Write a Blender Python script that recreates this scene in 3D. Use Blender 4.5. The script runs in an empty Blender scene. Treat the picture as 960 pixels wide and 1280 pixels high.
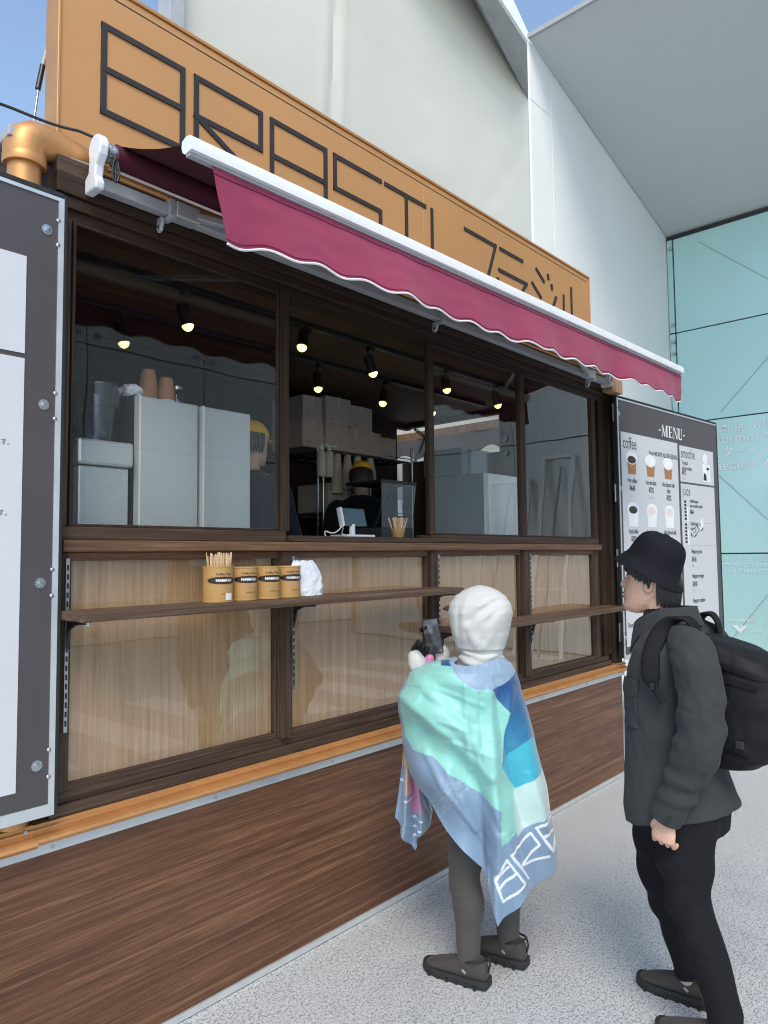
import bpy, bmesh, math, random
from mathutils import Vector, Matrix, noise
random.seed(7)
SC = bpy.context.scene
COL = SC.collection
R_ = math.radians

# ---------------------------------------------------------------- camera
CAM_POS = Vector((0.0, -2.393, 1.70))
cam_d = bpy.data.cameras.new('camera')
cam_d.sensor_fit = 'HORIZONTAL'
cam_d.sensor_width = 36.0
cam_d.lens = 36.0 * 887.0 / 960.0
cam_d.clip_start = 0.05
cam_d.clip_end = 5000
cam = bpy.data.objects.new('camera', cam_d)
COL.objects.link(cam)
right = Vector((0.67384155, -0.73880413, -0.01029668))
upv = Vector((-0.03806303, -0.04862653, 0.99809151))
fwd = Vector((0.73789483, 0.6721636, 0.0608877))
M = Matrix((right, upv, -fwd)).transposed().to_4x4()
M.translation = CAM_POS
cam.matrix_world = M
SC.camera = cam

# ---------------------------------------------------------------- sky, sun, exposure
SUN_EL, SUN_AZ = 50.0, 225.0          # azimuth: direction the light comes from, degrees from +Y clockwise
w = bpy.data.worlds.new('World'); SC.world = w; w.use_nodes = True
nt = w.node_tree
sky = nt.nodes.new('ShaderNodeTexSky'); sky.sky_type = 'NISHITA'; sky.sun_disc = False
sky.sun_elevation = R_(SUN_EL); sky.sun_rotation = R_(SUN_AZ)
sky.air_density = 1.0; sky.dust_density = 0.6; sky.ozone_density = 1.0
bg = nt.nodes['Background']; bg.inputs['Strength'].default_value = 0.15
nt.links.new(sky.outputs[0], bg.inputs['Color'])
sd = bpy.data.lights.new('sun', 'SUN'); sd.energy = 1.15; sd.angle = R_(28); sd.color = (1.0, 0.93, 0.84)
sun = bpy.data.objects.new('sun', sd); COL.objects.link(sun)
sdir = Vector((math.sin(R_(SUN_AZ)) * math.cos(R_(SUN_EL)), math.cos(R_(SUN_AZ)) * math.cos(R_(SUN_EL)), math.sin(R_(SUN_EL))))
sun.rotation_euler = sdir.to_track_quat('Z', 'Y').to_euler()
sun.location = sdir * 30
vs = SC.view_settings
vs.view_transform = 'Standard'; vs.look = 'None'; vs.gamma = 1.0; vs.exposure = 1.0
vs.use_curve_mapping = False
vs.use_white_balance = True; vs.white_balance_temperature = 7000; vs.white_balance_tint = 8   # the camera's own daylight-shade balance
SC.cycles.max_bounces = 8; SC.cycles.transparent_max_bounces = 16
SC.cycles.use_denoising = True
SC.cycles.filter_width = 1.05

# ---------------------------------------------------------------- materials
MATS = {}
def new_mat(name):
    m = bpy.data.materials.new(name); m.use_nodes = True
    MATS[name] = m
    return m, m.node_tree, m.node_tree.nodes['Principled BSDF']
def N(nt, t, **kw):
    n = nt.nodes.new('ShaderNode' + t)
    for k, v in kw.items():
        if k in n.inputs: n.inputs[k].default_value = v
        else: setattr(n, k, v)
    return n
def ramp(nt, src, stops):
    r = nt.nodes.new('ShaderNodeValToRGB'); cr = r.color_ramp
    while len(cr.elements) < len(stops): cr.elements.new(0.5)
    for e, (p, c) in zip(cr.elements, stops):
        e.position = p; e.color = c if len(c) == 4 else (*c, 1)
    nt.links.new(src, r.inputs[0]); return r
def coords(nt, scale=(1, 1, 1), rnd=0.0, kind='Object'):
    tc = N(nt, 'TexCoord'); mp = N(nt, 'Mapping'); mp.inputs['Scale'].default_value = scale
    nt.links.new(tc.outputs[kind], mp.inputs['Vector'])
    if rnd:
        oi = N(nt, 'ObjectInfo'); mu = N(nt, 'Math', operation='MULTIPLY'); mu.inputs[1].default_value = rnd
        nt.links.new(oi.outputs['Random'], mu.inputs[0]); nt.links.new(mu.outputs[0], mp.inputs['Location'])
    return mp.outputs[0]
def bump(nt, bsdf, src, strength=0.2, dist=0.01):
    b = N(nt, 'Bump'); b.inputs['Strength'].default_value = strength; b.inputs['Distance'].default_value = dist
    nt.links.new(src, b.inputs['Height']); nt.links.new(b.outputs[0], bsdf.inputs['Normal']); return b
def plain(name, col, rough=0.5, metal=0.0, var=0.12, scale=6.0, bumpy=0.0, bscale=80.0, spec=0.5, sheen=0.0):
    m, nt, b = new_mat(name)
    v = coords(nt, rnd=20)
    n = N(nt, 'TexNoise', Scale=scale, Detail=5.0, Roughness=0.6)
    nt.links.new(v, n.inputs['Vector'])
    lo = tuple(c * (1 - var) for c in col); hi = tuple(min(1, c * (1 + var)) for c in col)
    r = ramp(nt, n.outputs[0], [(0.3, lo), (0.7, hi)])
    nt.links.new(r.outputs[0], b.inputs['Base Color'])
    b.inputs['Metallic'].default_value = metal
    b.inputs['Specular IOR Level'].default_value = spec
    rr = ramp(nt, n.outputs[0], [(0.3, (max(0, rough - .07),) * 3), (0.7, (min(1, rough + .07),) * 3)])
    nt.links.new(rr.outputs[0], b.inputs['Roughness'])
    if sheen: b.inputs['Sheen Weight'].default_value = sheen
    if bumpy:
        n2 = N(nt, 'TexNoise', Scale=bscale, Detail=3.0); nt.links.new(v, n2.inputs['Vector'])
        bump(nt, b, n2.outputs[0], bumpy, 0.005)
    return m
def wood(name, axis, dark, mid, light, rough=0.6, grain=1.0, spec=0.3, rnd=30.0, dist=1.2, knots=True):
    """long-grain timber; axis = grain direction"""
    m, nt, b = new_mat(name)
    sc = {'x': (0.40, 19, 19), 'y': (19, 0.40, 19), 'z': (19, 19, 0.40)}[axis]
    v = coords(nt, tuple(s * grain for s in sc), rnd)
    n1 = N(nt, 'TexNoise', Scale=1.6, Detail=8.0, Roughness=0.65, Distortion=dist); nt.links.new(v, n1.inputs['Vector'])
    sc2 = tuple(s * 4.5 for s in sc)
    v2 = coords(nt, tuple(s * grain for s in sc2), rnd)
    n2 = N(nt, 'TexNoise', Scale=2.0, Detail=4.0, Roughness=0.7); nt.links.new(v2, n2.inputs['Vector'])
    mx = N(nt, 'Math', operation='MULTIPLY_ADD'); mx.inputs[1].default_value = 0.45; 
    nt.links.new(n2.outputs[0], mx.inputs[0]); 
    m3 = N(nt, 'Math', operation='MULTIPLY'); m3.inputs[1].default_value = 0.6
    nt.links.new(n1.outputs[0], m3.inputs[0]); nt.links.new(m3.outputs[0], mx.inputs[2])
    r = ramp(nt, mx.outputs[0], [(0.36, dark), (0.52, mid), (0.68, light)])
    src = r.outputs[0]
    if knots:
        vk = coords(nt, {'x': (2.2, 9, 9), 'y': (9, 2.2, 9), 'z': (9, 9, 2.2)}[axis], rnd)
        vo = N(nt, 'TexVoronoi', Scale=1.3); nt.links.new(vk, vo.inputs['Vector'])
        kr = ramp(nt, vo.outputs['Distance'], [(0.05, (0.3, 0.3, 0.3)), (0.13, (1, 1, 1))])
        mm = N(nt, 'Mix', data_type='RGBA', blend_type='MULTIPLY'); mm.inputs[0].default_value = 0.8
        nt.links.new(src, mm.inputs[6]); nt.links.new(kr.outputs[0], mm.inputs[7]); src = mm.outputs[2]
    nt.links.new(src, b.inputs['Base Color'])
    b.inputs['Roughness'].default_value = rough; b.inputs['Specular IOR Level'].default_value = spec
    bump(nt, b, mx.outputs[0], 0.35, 0.004)
    return m

for ax in 'xz':
    wood('timber_' + ax, ax, (.022, .012, .008), (.062, .036, .024), (.125, .078, .052))
wood('timber_red_x', 'x', (.06, .030, .017), (.155, .082, .046), (.27, .155, .092))
wood('timber_dark_x', 'x', (.012, .006, .004), (.036, .019, .012), (.068, .038, .025))  # awning shade put into the timber colour, for lintel and lower fascia
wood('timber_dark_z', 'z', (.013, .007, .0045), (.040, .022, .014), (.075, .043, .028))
wood('shelf_wood', 'x', (.045, .026, .016), (.105, .065, .043), (.19, .125, .085), grain=1.1)
wood('veneer_oak', 'z', (.30, .170, .085), (.45, .275, .148), (.57, .38, .225), grain=1.6, rough=.55, dist=.3, knots=False)
wood('laminate_walnut', 'x', (.052, .0215, .0115), (.128, .056, .029), (.27, .135, .073), grain=1.35, rough=.42, spec=.4, rnd=0, dist=.9, knots=False)
wood('ceiling_wood', 'x', (.055, .03, .016), (.10, .056, .03), (.15, .09, .05), grain=.8, knots=False)

plain('copper', (.64, .315, .12), rough=.46, metal=.55, var=.08, scale=9)
plain('copper_sign', (.60, .30, .115), rough=.45, metal=.2, var=.05, scale=1.2)
plain('sign_black', (.03, .024, .022), rough=.5)
plain('silver', (.66, .69, .70), rough=.38, metal=.55, var=.06, scale=12)
plain('steel', (.52, .54, .55), rough=.28, metal=.95, var=.06)
plain('grey_paint', (.40, .41, .42), rough=.45, var=.05)
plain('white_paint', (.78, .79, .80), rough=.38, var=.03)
plain('white_plastic', (.80, .81, .83), rough=.3, var=.02)
plain('black_rubber', (.016, .017, .018), rough=.55)
plain('black_metal', (.012, .012, .013), rough=.35, spec=.6)
plain('board_grey', (.075, .066, .070), rough=.38, var=.05, scale=3)
plain('sheet_white', (.62, .63, .66), rough=.45, var=.012, scale=3)
plain('print_black', (.02, .02, .022), rough=.6)
plain('print_grey', (.06, .06, .065), rough=.6)
plain('print_white', (.82, .83, .84), rough=.5)
plain('print_mid', (.33, .33, .35), rough=.6)
plain('cup_kraft', (.40, .19, .085), rough=.6)
plain('cup_white', (.86, .88, .92), rough=.4)
plain('milk_foam', (.80, .72, .66), rough=.5)
plain('coffee_dark', (.022, .014, .011), rough=.25)
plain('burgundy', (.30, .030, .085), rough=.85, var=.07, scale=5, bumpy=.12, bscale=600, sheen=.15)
plain('burgundy_dark', (.075, .006, .020), rough=.9, var=.08, scale=5)  # underside shade put into the roof cloth and roller colour; also stitching thread
plain('piping_white', (.85, .82, .83), rough=.6)
plain('white_wall', (.88, .89, .88), rough=.6, var=.025, scale=.7, bumpy=.05, bscale=30)
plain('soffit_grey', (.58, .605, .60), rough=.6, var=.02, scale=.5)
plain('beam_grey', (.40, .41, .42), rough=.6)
plain('pale_glass', (.66, .70, .69), rough=.15, var=.05, scale=.8)
plain('warm_panel', (.78, .76, .70), rough=.35, var=.06, scale=1.0)
plain('concrete', (.52, .53, .53), rough=.6, var=.08, scale=2.0)
plain('kraft', (.47, .27, .095), rough=.6, var=.05, scale=20)
plain('birch', (.72, .52, .32), rough=.6, var=.14, scale=30)
plain('carton', (.50, .44, .40), rough=.7, var=.06)
plain('tape', (.62, .52, .42), rough=.3)
plain('fridge_dark', (.05, .055, .06), rough=.35)
plain('teal_cabinet', (.075, .125, .15), rough=.35)
plain('floor_dark', (.05, .045, .04), rough=.6)
plain('yellow_cap', (.74, .42, .02), rough=.8)
plain('cream', (.60, .54, .47), rough=.7)

def brushed(name, col, rough):
    m, nt, b = new_mat(name)
    v = coords(nt, (3, 3, 160), 10)
    n = N(nt, 'TexNoise', Scale=3.0, Detail=3.0); nt.links.new(v, n.inputs['Vector'])
    r = ramp(nt, n.outputs[0], [(.3, (rough - .06,) * 3), (.7, (rough + .06,) * 3)])
    nt.links.new(r.outputs[0], b.inputs['Roughness'])
    b.inputs['Base Color'].default_value = (*col, 1); b.inputs['Metallic'].default_value = .8
    return m
plain('stainless', (.60, .63, .62), rough=.34, metal=.45, var=.025, scale=2)

def glass(name, tint=(.97, .98, .98), gain=1.9, ior=1.5, haze=0.0):
    m, nt, b = new_mat(name); nt.nodes.remove(b)
    out = nt.nodes['Material Output']
    tr = N(nt, 'BsdfTransparent'); tr.inputs[0].default_value = (*tint, 1)
    gl = N(nt, 'BsdfGlossy'); gl.inputs['Roughness'].default_value = haze; gl.inputs[0].default_value = (1, 1, 1, 1)
    fr = N(nt, 'Fresnel'); fr.inputs[0].default_value = ior
    ge = N(nt, 'NewGeometry')
    inv = N(nt, 'Math', operation='SUBTRACT'); inv.inputs[0].default_value = 1.0
    nt.links.new(ge.outputs['Backfacing'], inv.inputs[1])
    mu = N(nt, 'Math', operation='MULTIPLY'); nt.links.new(fr.outputs[0], mu.inputs[0]); nt.links.new(inv.outputs[0], mu.inputs[1])
    mg = N(nt, 'Math', operation='MULTIPLY', use_clamp=True); mg.inputs[1].default_value = gain; nt.links.new(mu.outputs[0], mg.inputs[0])
    mix = N(nt, 'MixShader'); nt.links.new(mg.outputs[0], mix.inputs[0]); nt.links.new(tr.outputs[0], mix.inputs[1]); nt.links.new(gl.outputs[0], mix.inputs[2])
    # a little unevenness, as in thin sheet
    v = coords(nt, (1, 1, 1)); n = N(nt, 'TexNoise', Scale=2.5, Detail=1.0); nt.links.new(v, n.inputs['Vector'])
    bp = N(nt, 'Bump'); bp.inputs['Strength'].default_value = .05; bp.inputs['Distance'].default_value = .02
    nt.links.new(n.outputs[0], bp.inputs['Height']); nt.links.new(bp.outputs[0], gl.inputs['Normal'])
    nt.links.new(mix.outputs[0], out.inputs[0]); return m
glass('window_glass', gain=1.75)
glass('acrylic', gain=2.2)
glass('clear_plastic', tint=(.72, .76, .82), gain=2.5, haze=.08)

def emit(name, col, st):
    m, nt, b = new_mat(name)
    b.inputs['Base Color'].default_value = (.8, .75, .6, 1)
    b.inputs['Emission Color'].default_value = (*col, 1); b.inputs['Emission Strength'].default_value = st
emit('bulb', (1.0, .86, .26), 1.5)

def fabric_wall():
    m, nt, b = new_mat('tent_fabric')
    v = coords(nt, (.35, .35, .9)); n = N(nt, 'TexNoise', Scale=1.2, Detail=4.0, Distortion=.6); nt.links.new(v, n.inputs['Vector'])
    r = ramp(nt, n.outputs[0], [(.3, (.56, .54, .465)), (.7, (.62, .60, .525))]); nt.links.new(r.outputs[0], b.inputs['Base Color'])
    b.inputs['Roughness'].default_value = .75
    bump(nt, b, n.outputs[0], .25, .05)
fabric_wall()

def terrazzo():
    m, nt, b = new_mat('speckled_paving')
    v = coords(nt)
    v1 = N(nt, 'TexNoise', Scale=145.0, Detail=2.0, Roughness=.6); nt.links.new(v, v1.inputs['Vector'])
    n2 = N(nt, 'TexNoise', Scale=60.0, Detail=3.0, Roughness=.7); nt.links.new(v, n2.inputs['Vector'])
    n3 = N(nt, 'TexNoise', Scale=.9, Detail=5.0); nt.links.new(v, n3.inputs['Vector'])
    a = ramp(nt, v1.outputs[0], [(.35, (.04, .045, .05)), (.42, (.42, .44, .45)), (.50, (.60, .62, .63))])
    c = ramp(nt, n2.outputs[0], [(.36, (.62, .64, .67)), (.50, (1, 1, 1))])
    n4 = N(nt, 'TexNoise', Scale=3.2, Detail=6.0, Roughness=.7, Distortion=.5); nt.links.new(v, n4.inputs['Vector'])
    av = N(nt, 'Math', operation='MULTIPLY_ADD'); av.inputs[1].default_value = .5; nt.links.new(n4.outputs[0], av.inputs[0])
    hv = N(nt, 'Math', operation='MULTIPLY'); hv.inputs[1].default_value = .5; nt.links.new(n3.outputs[0], hv.inputs[0]); nt.links.new(hv.outputs[0], av.inputs[2])
    d = ramp(nt, av.outputs[0], [(.34, (.78, .80, .82)), (.46, (.95, .955, .96)), (.62, (1, 1, 1))])
    m1 = N(nt, 'Mix', data_type='RGBA', blend_type='MULTIPLY'); m1.inputs[0].default_value = 1
    nt.links.new(a.outputs[0], m1.inputs[6]); nt.links.new(c.outputs[0], m1.inputs[7])
    m2 = N(nt, 'Mix', data_type='RGBA', blend_type='MULTIPLY'); m2.inputs[0].default_value = 1
    nt.links.new(m1.outputs[2], m2.inputs[6]); nt.links.new(d.outputs[0], m2.inputs[7])
    nt.links.new(m2.outputs[2], b.inputs['Base Color'])
    b.inputs['Roughness'].default_value = .75; b.inputs['Specular IOR Level'].default_value = .3
    bump(nt, b, v1.outputs[0], .5, .004)
terrazzo()
def teal_glass():
    m, nt, b = new_mat('teal_glass')
    v = coords(nt, (1, .5, .25), 5); n = N(nt, 'TexNoise', Scale=1.1, Detail=2.0); nt.links.new(v, n.inputs['Vector'])
    r = ramp(nt, n.outputs[0], [(.3, (.43, .69, .69)), (.7, (.51, .765, .76))]); nt.links.new(r.outputs[0], b.inputs['Base Color'])
    b.inputs['Roughness'].default_value = .12; b.inputs['Specular IOR Level'].default_value = .5
teal_glass()

# ---------------------------------------------------------------- mesh builder
class MB:
    def __init__(s): s.v = []; s.f = []; s.mi = []; s.m = 0
    def add(s, vs, fs):
        o = len(s.v); s.v += [tuple(p) for p in vs]
        for f in fs: s.f.append(tuple(i + o for i in f)); s.mi.append(s.m)
        return s
    def box(s, x0, x1, y0, y1, z0, z1):
        return s.add([(x0, y0, z0), (x1, y0, z0), (x1, y1, z0), (x0, y1, z0), (x0, y0, z1), (x1, y0, z1), (x1, y1, z1), (x0, y1, z1)],
                     [(0, 3, 2, 1), (4, 5, 6, 7), (0, 1, 5, 4), (1, 2, 6, 5), (2, 3, 7, 6), (3, 0, 4, 7)])
    def obox(s, c, size, rot):
        c = Vector(c); h = [d / 2 for d in size]
        vs = [c + rot @ Vector((a * h[0], b * h[1], d * h[2])) for d in (-1, 1) for a, b in ((-1, -1), (1, -1), (1, 1), (-1, 1))]
        return s.add(vs, [(0, 3, 2, 1), (4, 5, 6, 7), (0, 1, 5, 4), (1, 2, 6, 5), (2, 3, 7, 6), (3, 0, 4, 7)])
    def bar(s, a, b, wd, ht, up=(0, 0, 1)):
        a = Vector(a); b = Vector(b); z = (b - a); L = z.length; z.normalize(); u = Vector(up)
        x = u.cross(z)
        if x.length < 1e-5: x = Vector((1, 0, 0)).cross(z)
        x.normalize(); y = z.cross(x)
        return s.obox((a + b) / 2, (wd, ht, L), Matrix((x, y, z)).transposed())
    def cyl(s, a, b, r0, r1=None, n=16, caps=True):
        r1 = r0 if r1 is None else r1
        return s.tube([a, b], [r0, r1], n, caps)
    def tube(s, path, rad, n=10, caps=True, flat=None):
        P = [Vector(p) for p in path]
        if not hasattr(rad, '__len__'): rad = [rad] * len(P)
        t0 = (P[1] - P[0]).normalized(); u = Vector((0, 0, 1)) if abs(t0.z) < .9 else Vector((1, 0, 0))
        x = u.cross(t0).normalized(); vs = []
        for i, p in enumerate(P):
            t = (P[min(i + 1, len(P) - 1)] - P[max(i - 1, 0)]).normalized()
            x = (x - t * x.dot(t)).normalized(); y = t.cross(x)
            fx, fy = flat if flat else (1, 1)
            for k in range(n):
                a = 2 * math.pi * k / n
                vs.append(p + x * math.cos(a) * rad[i] * fx + y * math.sin(a) * rad[i] * fy)
        fs = [(i * n + k, i * n + (k + 1) % n, (i + 1) * n + (k + 1) % n, (i + 1) * n + k) for i in range(len(P) - 1) for k in range(n)]
        if caps: fs += [tuple(range(n))[::-1], tuple(range((len(P) - 1) * n, len(P) * n))]
        return s.add(vs, fs)
    def lathe(s, prof, c, n=32, axis='z', sx=1, sy=1, cap0=True, cap1=True):
        vs = []
        for r, h in prof:
            for k in range(n):
                a = 2 * math.pi * k / n; p = (r * math.cos(a) * sx, r * math.sin(a) * sy, h)
                if axis == 'x': p = (p[2], p[0], p[1])
                if axis == 'y': p = (p[1], p[2], p[0])
                vs.append((c[0] + p[0], c[1] + p[1], c[2] + p[2]))
        m = len(prof)
        fs = [(i * n + k, i * n + (k + 1) % n, (i + 1) * n + (k + 1) % n, (i + 1) * n + k) for i in range(m - 1) for k in range(n)]
        if cap0 and prof[0][0] > 1e-6: fs.append(tuple(range(n))[::-1])
        if cap1 and prof[-1][0] > 1e-6: fs.append(tuple(range((m - 1) * n, m * n)))
        return s.add(vs, fs)
    def prism(s, poly, fn, d0, d1):
        """poly 2-D; fn(u, v, d) -> point"""
        n = len(poly)
        vs = [fn(u, v, d0) for u, v in poly] + [fn(u, v, d1) for u, v in poly]
        fs = [tuple(range(n))[::-1], tuple(range(n, 2 * n))] + [(i, (i + 1) % n, n + (i + 1) % n, n + i) for i in range(n)]
        return s.add(vs, fs)
    def grid(s, rows, closed=False):
        m = len(rows[0]); vs = [p for r in rows for p in r]
        k = m if closed else m - 1
        return s.add(vs, [(i * m + j, i * m + (j + 1) % m, (i + 1) * m + (j + 1) % m, (i + 1) * m + j) for i in range(len(rows) - 1) for j in range(k)])
    def build(s, name, mat, parent=None, smooth=False, bevel=0.0, fix=True, seg=2):
        me = bpy.data.meshes.new(name); me.from_pydata(s.v, [], s.f); me.validate()
        mats = mat if isinstance(mat, (list, tuple)) else [mat]
        for q in mats: me.materials.append(MATS[q] if isinstance(q, str) else q)
        if len(mats) > 1 and len(s.mi) == len(me.polygons): me.polygons.foreach_set('material_index', s.mi)
        if fix:
            bm = bmesh.new(); bm.from_mesh(me); bmesh.ops.recalc_face_normals(bm, faces=bm.faces[:]); bm.to_mesh(me); bm.free()
        if smooth:
            me.polygons.foreach_set('use_smooth', [True] * len(me.polygons))
            try: me.set_sharp_from_angle(angle=R_(40))
            except Exception: pass
        o = bpy.data.objects.new(name, me); COL.objects.link(o)
        if parent: o.parent = parent
        if bevel:
            b = o.modifiers.new('bevel', 'BEVEL'); b.width = bevel; b.segments = seg; b.limit_method = 'ANGLE'; b.angle_limit = R_(40)
        return o
def tag(o, label=None, cat=None, group=None, kind=None):
    if label: o['label'] = label
    if cat: o['category'] = cat
    if group: o['group'] = group
    if kind: o['kind'] = kind
    return o
def thing(name, label, cat, group=None, loc=(0, 0, 0)):
    o = bpy.data.objects.new(name, None); COL.objects.link(o); o.location = loc; o.empty_display_size = .1
    return tag(o, label, cat, group)
def BX(name, mat, parent, x0, x1, y0, y1, z0, z1, bevel=.003):
    return MB().box(x0, x1, y0, y1, z0, z1).build(name, mat, parent, bevel=bevel)
def text_mesh(body, size, mat, name, parent, origin, ux, uz, align='LEFT', bold=0.0, squeeze=1.0):
    """flat lettering laid in the plane spanned by ux, uz at origin"""
    c = bpy.data.curves.new('t', 'FONT'); c.body = body; c.size = size; c.align_x = align; c.offset = bold; c.resolution_u = 3
    o = bpy.data.objects.new('t', c); COL.objects.link(o)
    dg = bpy.context.evaluated_depsgraph_get(); me = bpy.data.meshes.new_from_object(o.evaluated_get(dg))
    bpy.data.objects.remove(o); bpy.data.curves.remove(c)
    ux = Vector(ux).normalized(); uz = Vector(uz).normalized(); og = Vector(origin)
    for v in me.vertices: v.co = og + ux * (v.co.x * squeeze) + uz * v.co.y
    me.materials.clear(); me.materials.append(MATS[mat]); me.name = name
    q = bpy.data.objects.new(name, me); COL.objects.link(q)
    if parent: q.parent = parent
    return q
def strokes(lines, width, fn, d0, d1):
    """thick polylines in 2-D as prisms (each segment slightly extended)"""
    mb = MB(); i = 0
    for pl in lines:
        for (a, b) in zip(pl[:-1], pl[1:]):
            i += 1; e_ = (d1 - d0) * .06 * i
            a = Vector(a); b = Vector(b); t = (b - a).normalized(); nn = Vector((-t.y, t.x)) * width / 2; e = t * width / 2
            q = [a - e - nn, b + e - nn, b + e + nn, a - e + nn]
            mb.prism([(p.x, p.y) for p in q], fn, d0, d1 + e_)
    return mb
# ================================================================ SETTING
g = MB(); g.grid([[(x, y, 0) for x in (-150, -4, 0, 4, 8, 14, 40, 150)] for y in (-150, -20, -6, -2, 0, 3, 20, 150)])
tag(g.build('ground', 'speckled_paving', fix=False), kind='structure')

# painted crossing on the forecourt opposite the kiosk
for i in range(14):
    x = 2.2 + i * 1.0
    q = MB().add([(x, -5.6, .004), (x + .45, -5.6, .004), (x + .45, -3.3, .004), (x, -3.3, .004)], [(0, 1, 2, 3)])
    o = q.build('crossing_stripe', 'print_white', fix=False)
    tag(o, 'white painted stripe on the speckled paving opposite the kiosk', 'road marking', 'crossing stripes opposite the kiosk')

# ---- white pavilion to the right of the kiosk
pav = thing('white_pavilion', 'white walled pavilion with sloping grey soffit and a teal glass wall', 'building', loc=(11, 1.6, 0))
def P(mb, name, mat, parent=pav, **k):
    o = mb.build(name, mat, None, **k); o.parent = parent; o.matrix_parent_inverse = Matrix.Translation(-Vector(parent.location)); return o
XW, YW, XG = 6.95, 1.60, 11.0
mb = MB(); prof = [(XW, 0), (XG + .3, 0), (XG + .3, 6.72), (XW, 7.60)]
mb.prism(prof, lambda u, v, d: (u, d, v), YW, YW + .03); P(mb, 'white_wall', 'white_wall')
# fine panel edges on the wall (strips standing 4 mm proud)
for (x0, x1, z0, z1) in ((XW + .48, XW + .485, 3.0, 7.45), (XW + .0, XW + .49, 4.83, 4.836), (XW, XW + .4, 6.9, 6.905), (XG - .09, XG - .07, 2, 6.7)):
    P(MB().box(x0, x1, YW - .004, YW + .01, z0, z1), 'wall_joint', 'white_paint')
# sloping soffit running out towards the forecourt
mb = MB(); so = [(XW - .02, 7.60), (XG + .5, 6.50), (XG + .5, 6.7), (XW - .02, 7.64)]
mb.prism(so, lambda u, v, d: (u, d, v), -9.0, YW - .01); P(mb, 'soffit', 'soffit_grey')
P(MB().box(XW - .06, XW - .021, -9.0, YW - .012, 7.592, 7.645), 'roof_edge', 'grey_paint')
# teal glass wall: separate panes with dark joints
zs = [0.02, 1.675, 3.66, 5.07, 6.56]; ys = [-9, -7.2, -5.4, -3.6, -1.8, 0.0, 1.42, 1.585]
ys = [-8.4, -6.4, -4.4, -2.4, -.4, 1.50]
P(MB().box(XG + .05, XG + .3, -8.6, YW - .002, 0, 6.55), 'backing', 'fridge_dark')
for i in range(len(ys) - 1):
    for j in range(len(zs) - 1):
        P(MB().box(XG, XG + .04, ys[i] + .008, ys[i + 1] - .008, zs[j] + .010, zs[j + 1] - .010), 'glass_panel', 'teal_glass' if i > 3 or j > 2 else 'pale_glass')
for j in range(4):
    P(MB().box(XG - .012, XG + .03, 1.512, YW - .012, zs[j] + .012, zs[j + 1] - .012), 'edge_panel', 'teal_glass')
for i in range(1, 5):
    for z in zs[1:4]:
        for a in (-.16, .16):
            for c in (-.13, .13): P(MB().cyl((XG - .07, ys[i] + a, z + c), (XG + .01, ys[i] + a, z + c), .045, n=12), 'glass_bolt', 'steel')
P(MB().box(XG - .02, XG + .02, -8.5, 1.59, 6.545, 6.60), 'head_rail', 'black_metal')
for z in (4.75, 4.93, 5.2, 6.4, 3.5, 3.8, 1.85, 1.5):
    P(MB().cyl((XG - .05, 1.53, z), (XG + .01, 1.53, z), .028, n=14), 'glass_bolt', 'steel')
for a, b in (((1.12, 3.0), (.15, 1.95)), ((.86, .45), (.10, 1.45)), ((1.12, 6.40), (-.1, 5.30)), ((.9, 3.75), (-.2, 4.9)), ((-.4, 1.0), (-2.4, 3.5))):
    P(MB().cyl((XG - .006, a[0], a[1]), (XG - .006, b[0], b[1]), .0045, n=6), 'bracing_rod', 'beam_grey')
def gt(body, y, z, size, bold=0.0, mat='print_white'):
    o = text_mesh(body, size, mat, 'lettering', None, (XG - .012, y, z), (0, -1, 0), (0, 0, 1), bold=bold)
    o.parent = pav; o.matrix_parent_inverse = Matrix.Translation(-Vector(pav.location))
    if size < .1: o['kind'] = 'stuff'
gt('Existing, what is it for', 1.205, 3.455, .20, .001); gt('Existirmos a que será', 1.215, 3.285, .195, .001)
gt('カエターノ・ヴェローゾ', 1.26, 3.085, .175, .001); gt('Caetano Veloso', 1.13, 2.895, .20, .001)
for k in range(3): gt(['フェスト・カーザ・ブラジル 2025 に関する', 'PROJETO PAULO MENDES DA ROCHA', 'CASA PAULO MENDES DA ROCHA'][k], 1.12, 1.57 - .085 * k, .072)
gt('apexbrasil', .895, .70, .085, .001); gt('VALE', .62, .555, .075); gt('SUN', .36, .58, .07, .002); gt('Brasil', .28, .45, .06)
mb = MB(); mb.prism([(-.86, .645), (-.78, .645), (-.755, .60), (-.72, .645), (-.64, .645), (-.745, .53)], lambda u, v, d: (d, -u, v), XG - .012, XG - .004); P(mb, 'emblem', 'print_white')

# ---- fabric hall behind the kiosk
hall = thing('fabric_hall', 'tall beige fabric wall of a tent hall under a steep white roof edge', 'building', loc=(6, 3.6, 0))
YT = 3.6
rows = []
for i in range(60):
    row = []
    for j in range(90):
        x = 3.6 + j / 89 * 6.72
        z = i / 59 * (11.7 if x < 6.5 else 11.70 - (x - 6.5) * .5365)
        y = YT + .05 * math.sin((x - 3.6) * 1.3 + z * .25) + .03 * noise.noise((x * .8, z * .5, 3))
        for (xc, amp, sl) in ((5.62, .035, .05), (5.78, -.022, .03), (5.5, -.018, .06)):
            u = x - (xc + sl * (z - 6)); y += amp * math.exp(-(u / .07) ** 2)
        u = (x - 9.9) - (z - 8.2) * .80; y += .022 * math.exp(-(u / .06) ** 2)
        u = (x - 9.6) - (z - 5.2) * .9; y += .018 * math.exp(-(u / .06) ** 2)
        row.append((x, y, z))
    rows.append(row)
mb = MB(); mb.grid(rows); o = P(mb, 'fabric', 'tent_fabric', hall, smooth=True, fix=False)
so_ = o.modifiers.new('thick', 'SOLIDIFY'); so_.thickness = .01; so_.offset = -1
P(MB().box(3.46, 3.63, YT - .12, YT + .1, 0, 14), 'pole', 'beam_grey', hall, bevel=.01)
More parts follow.
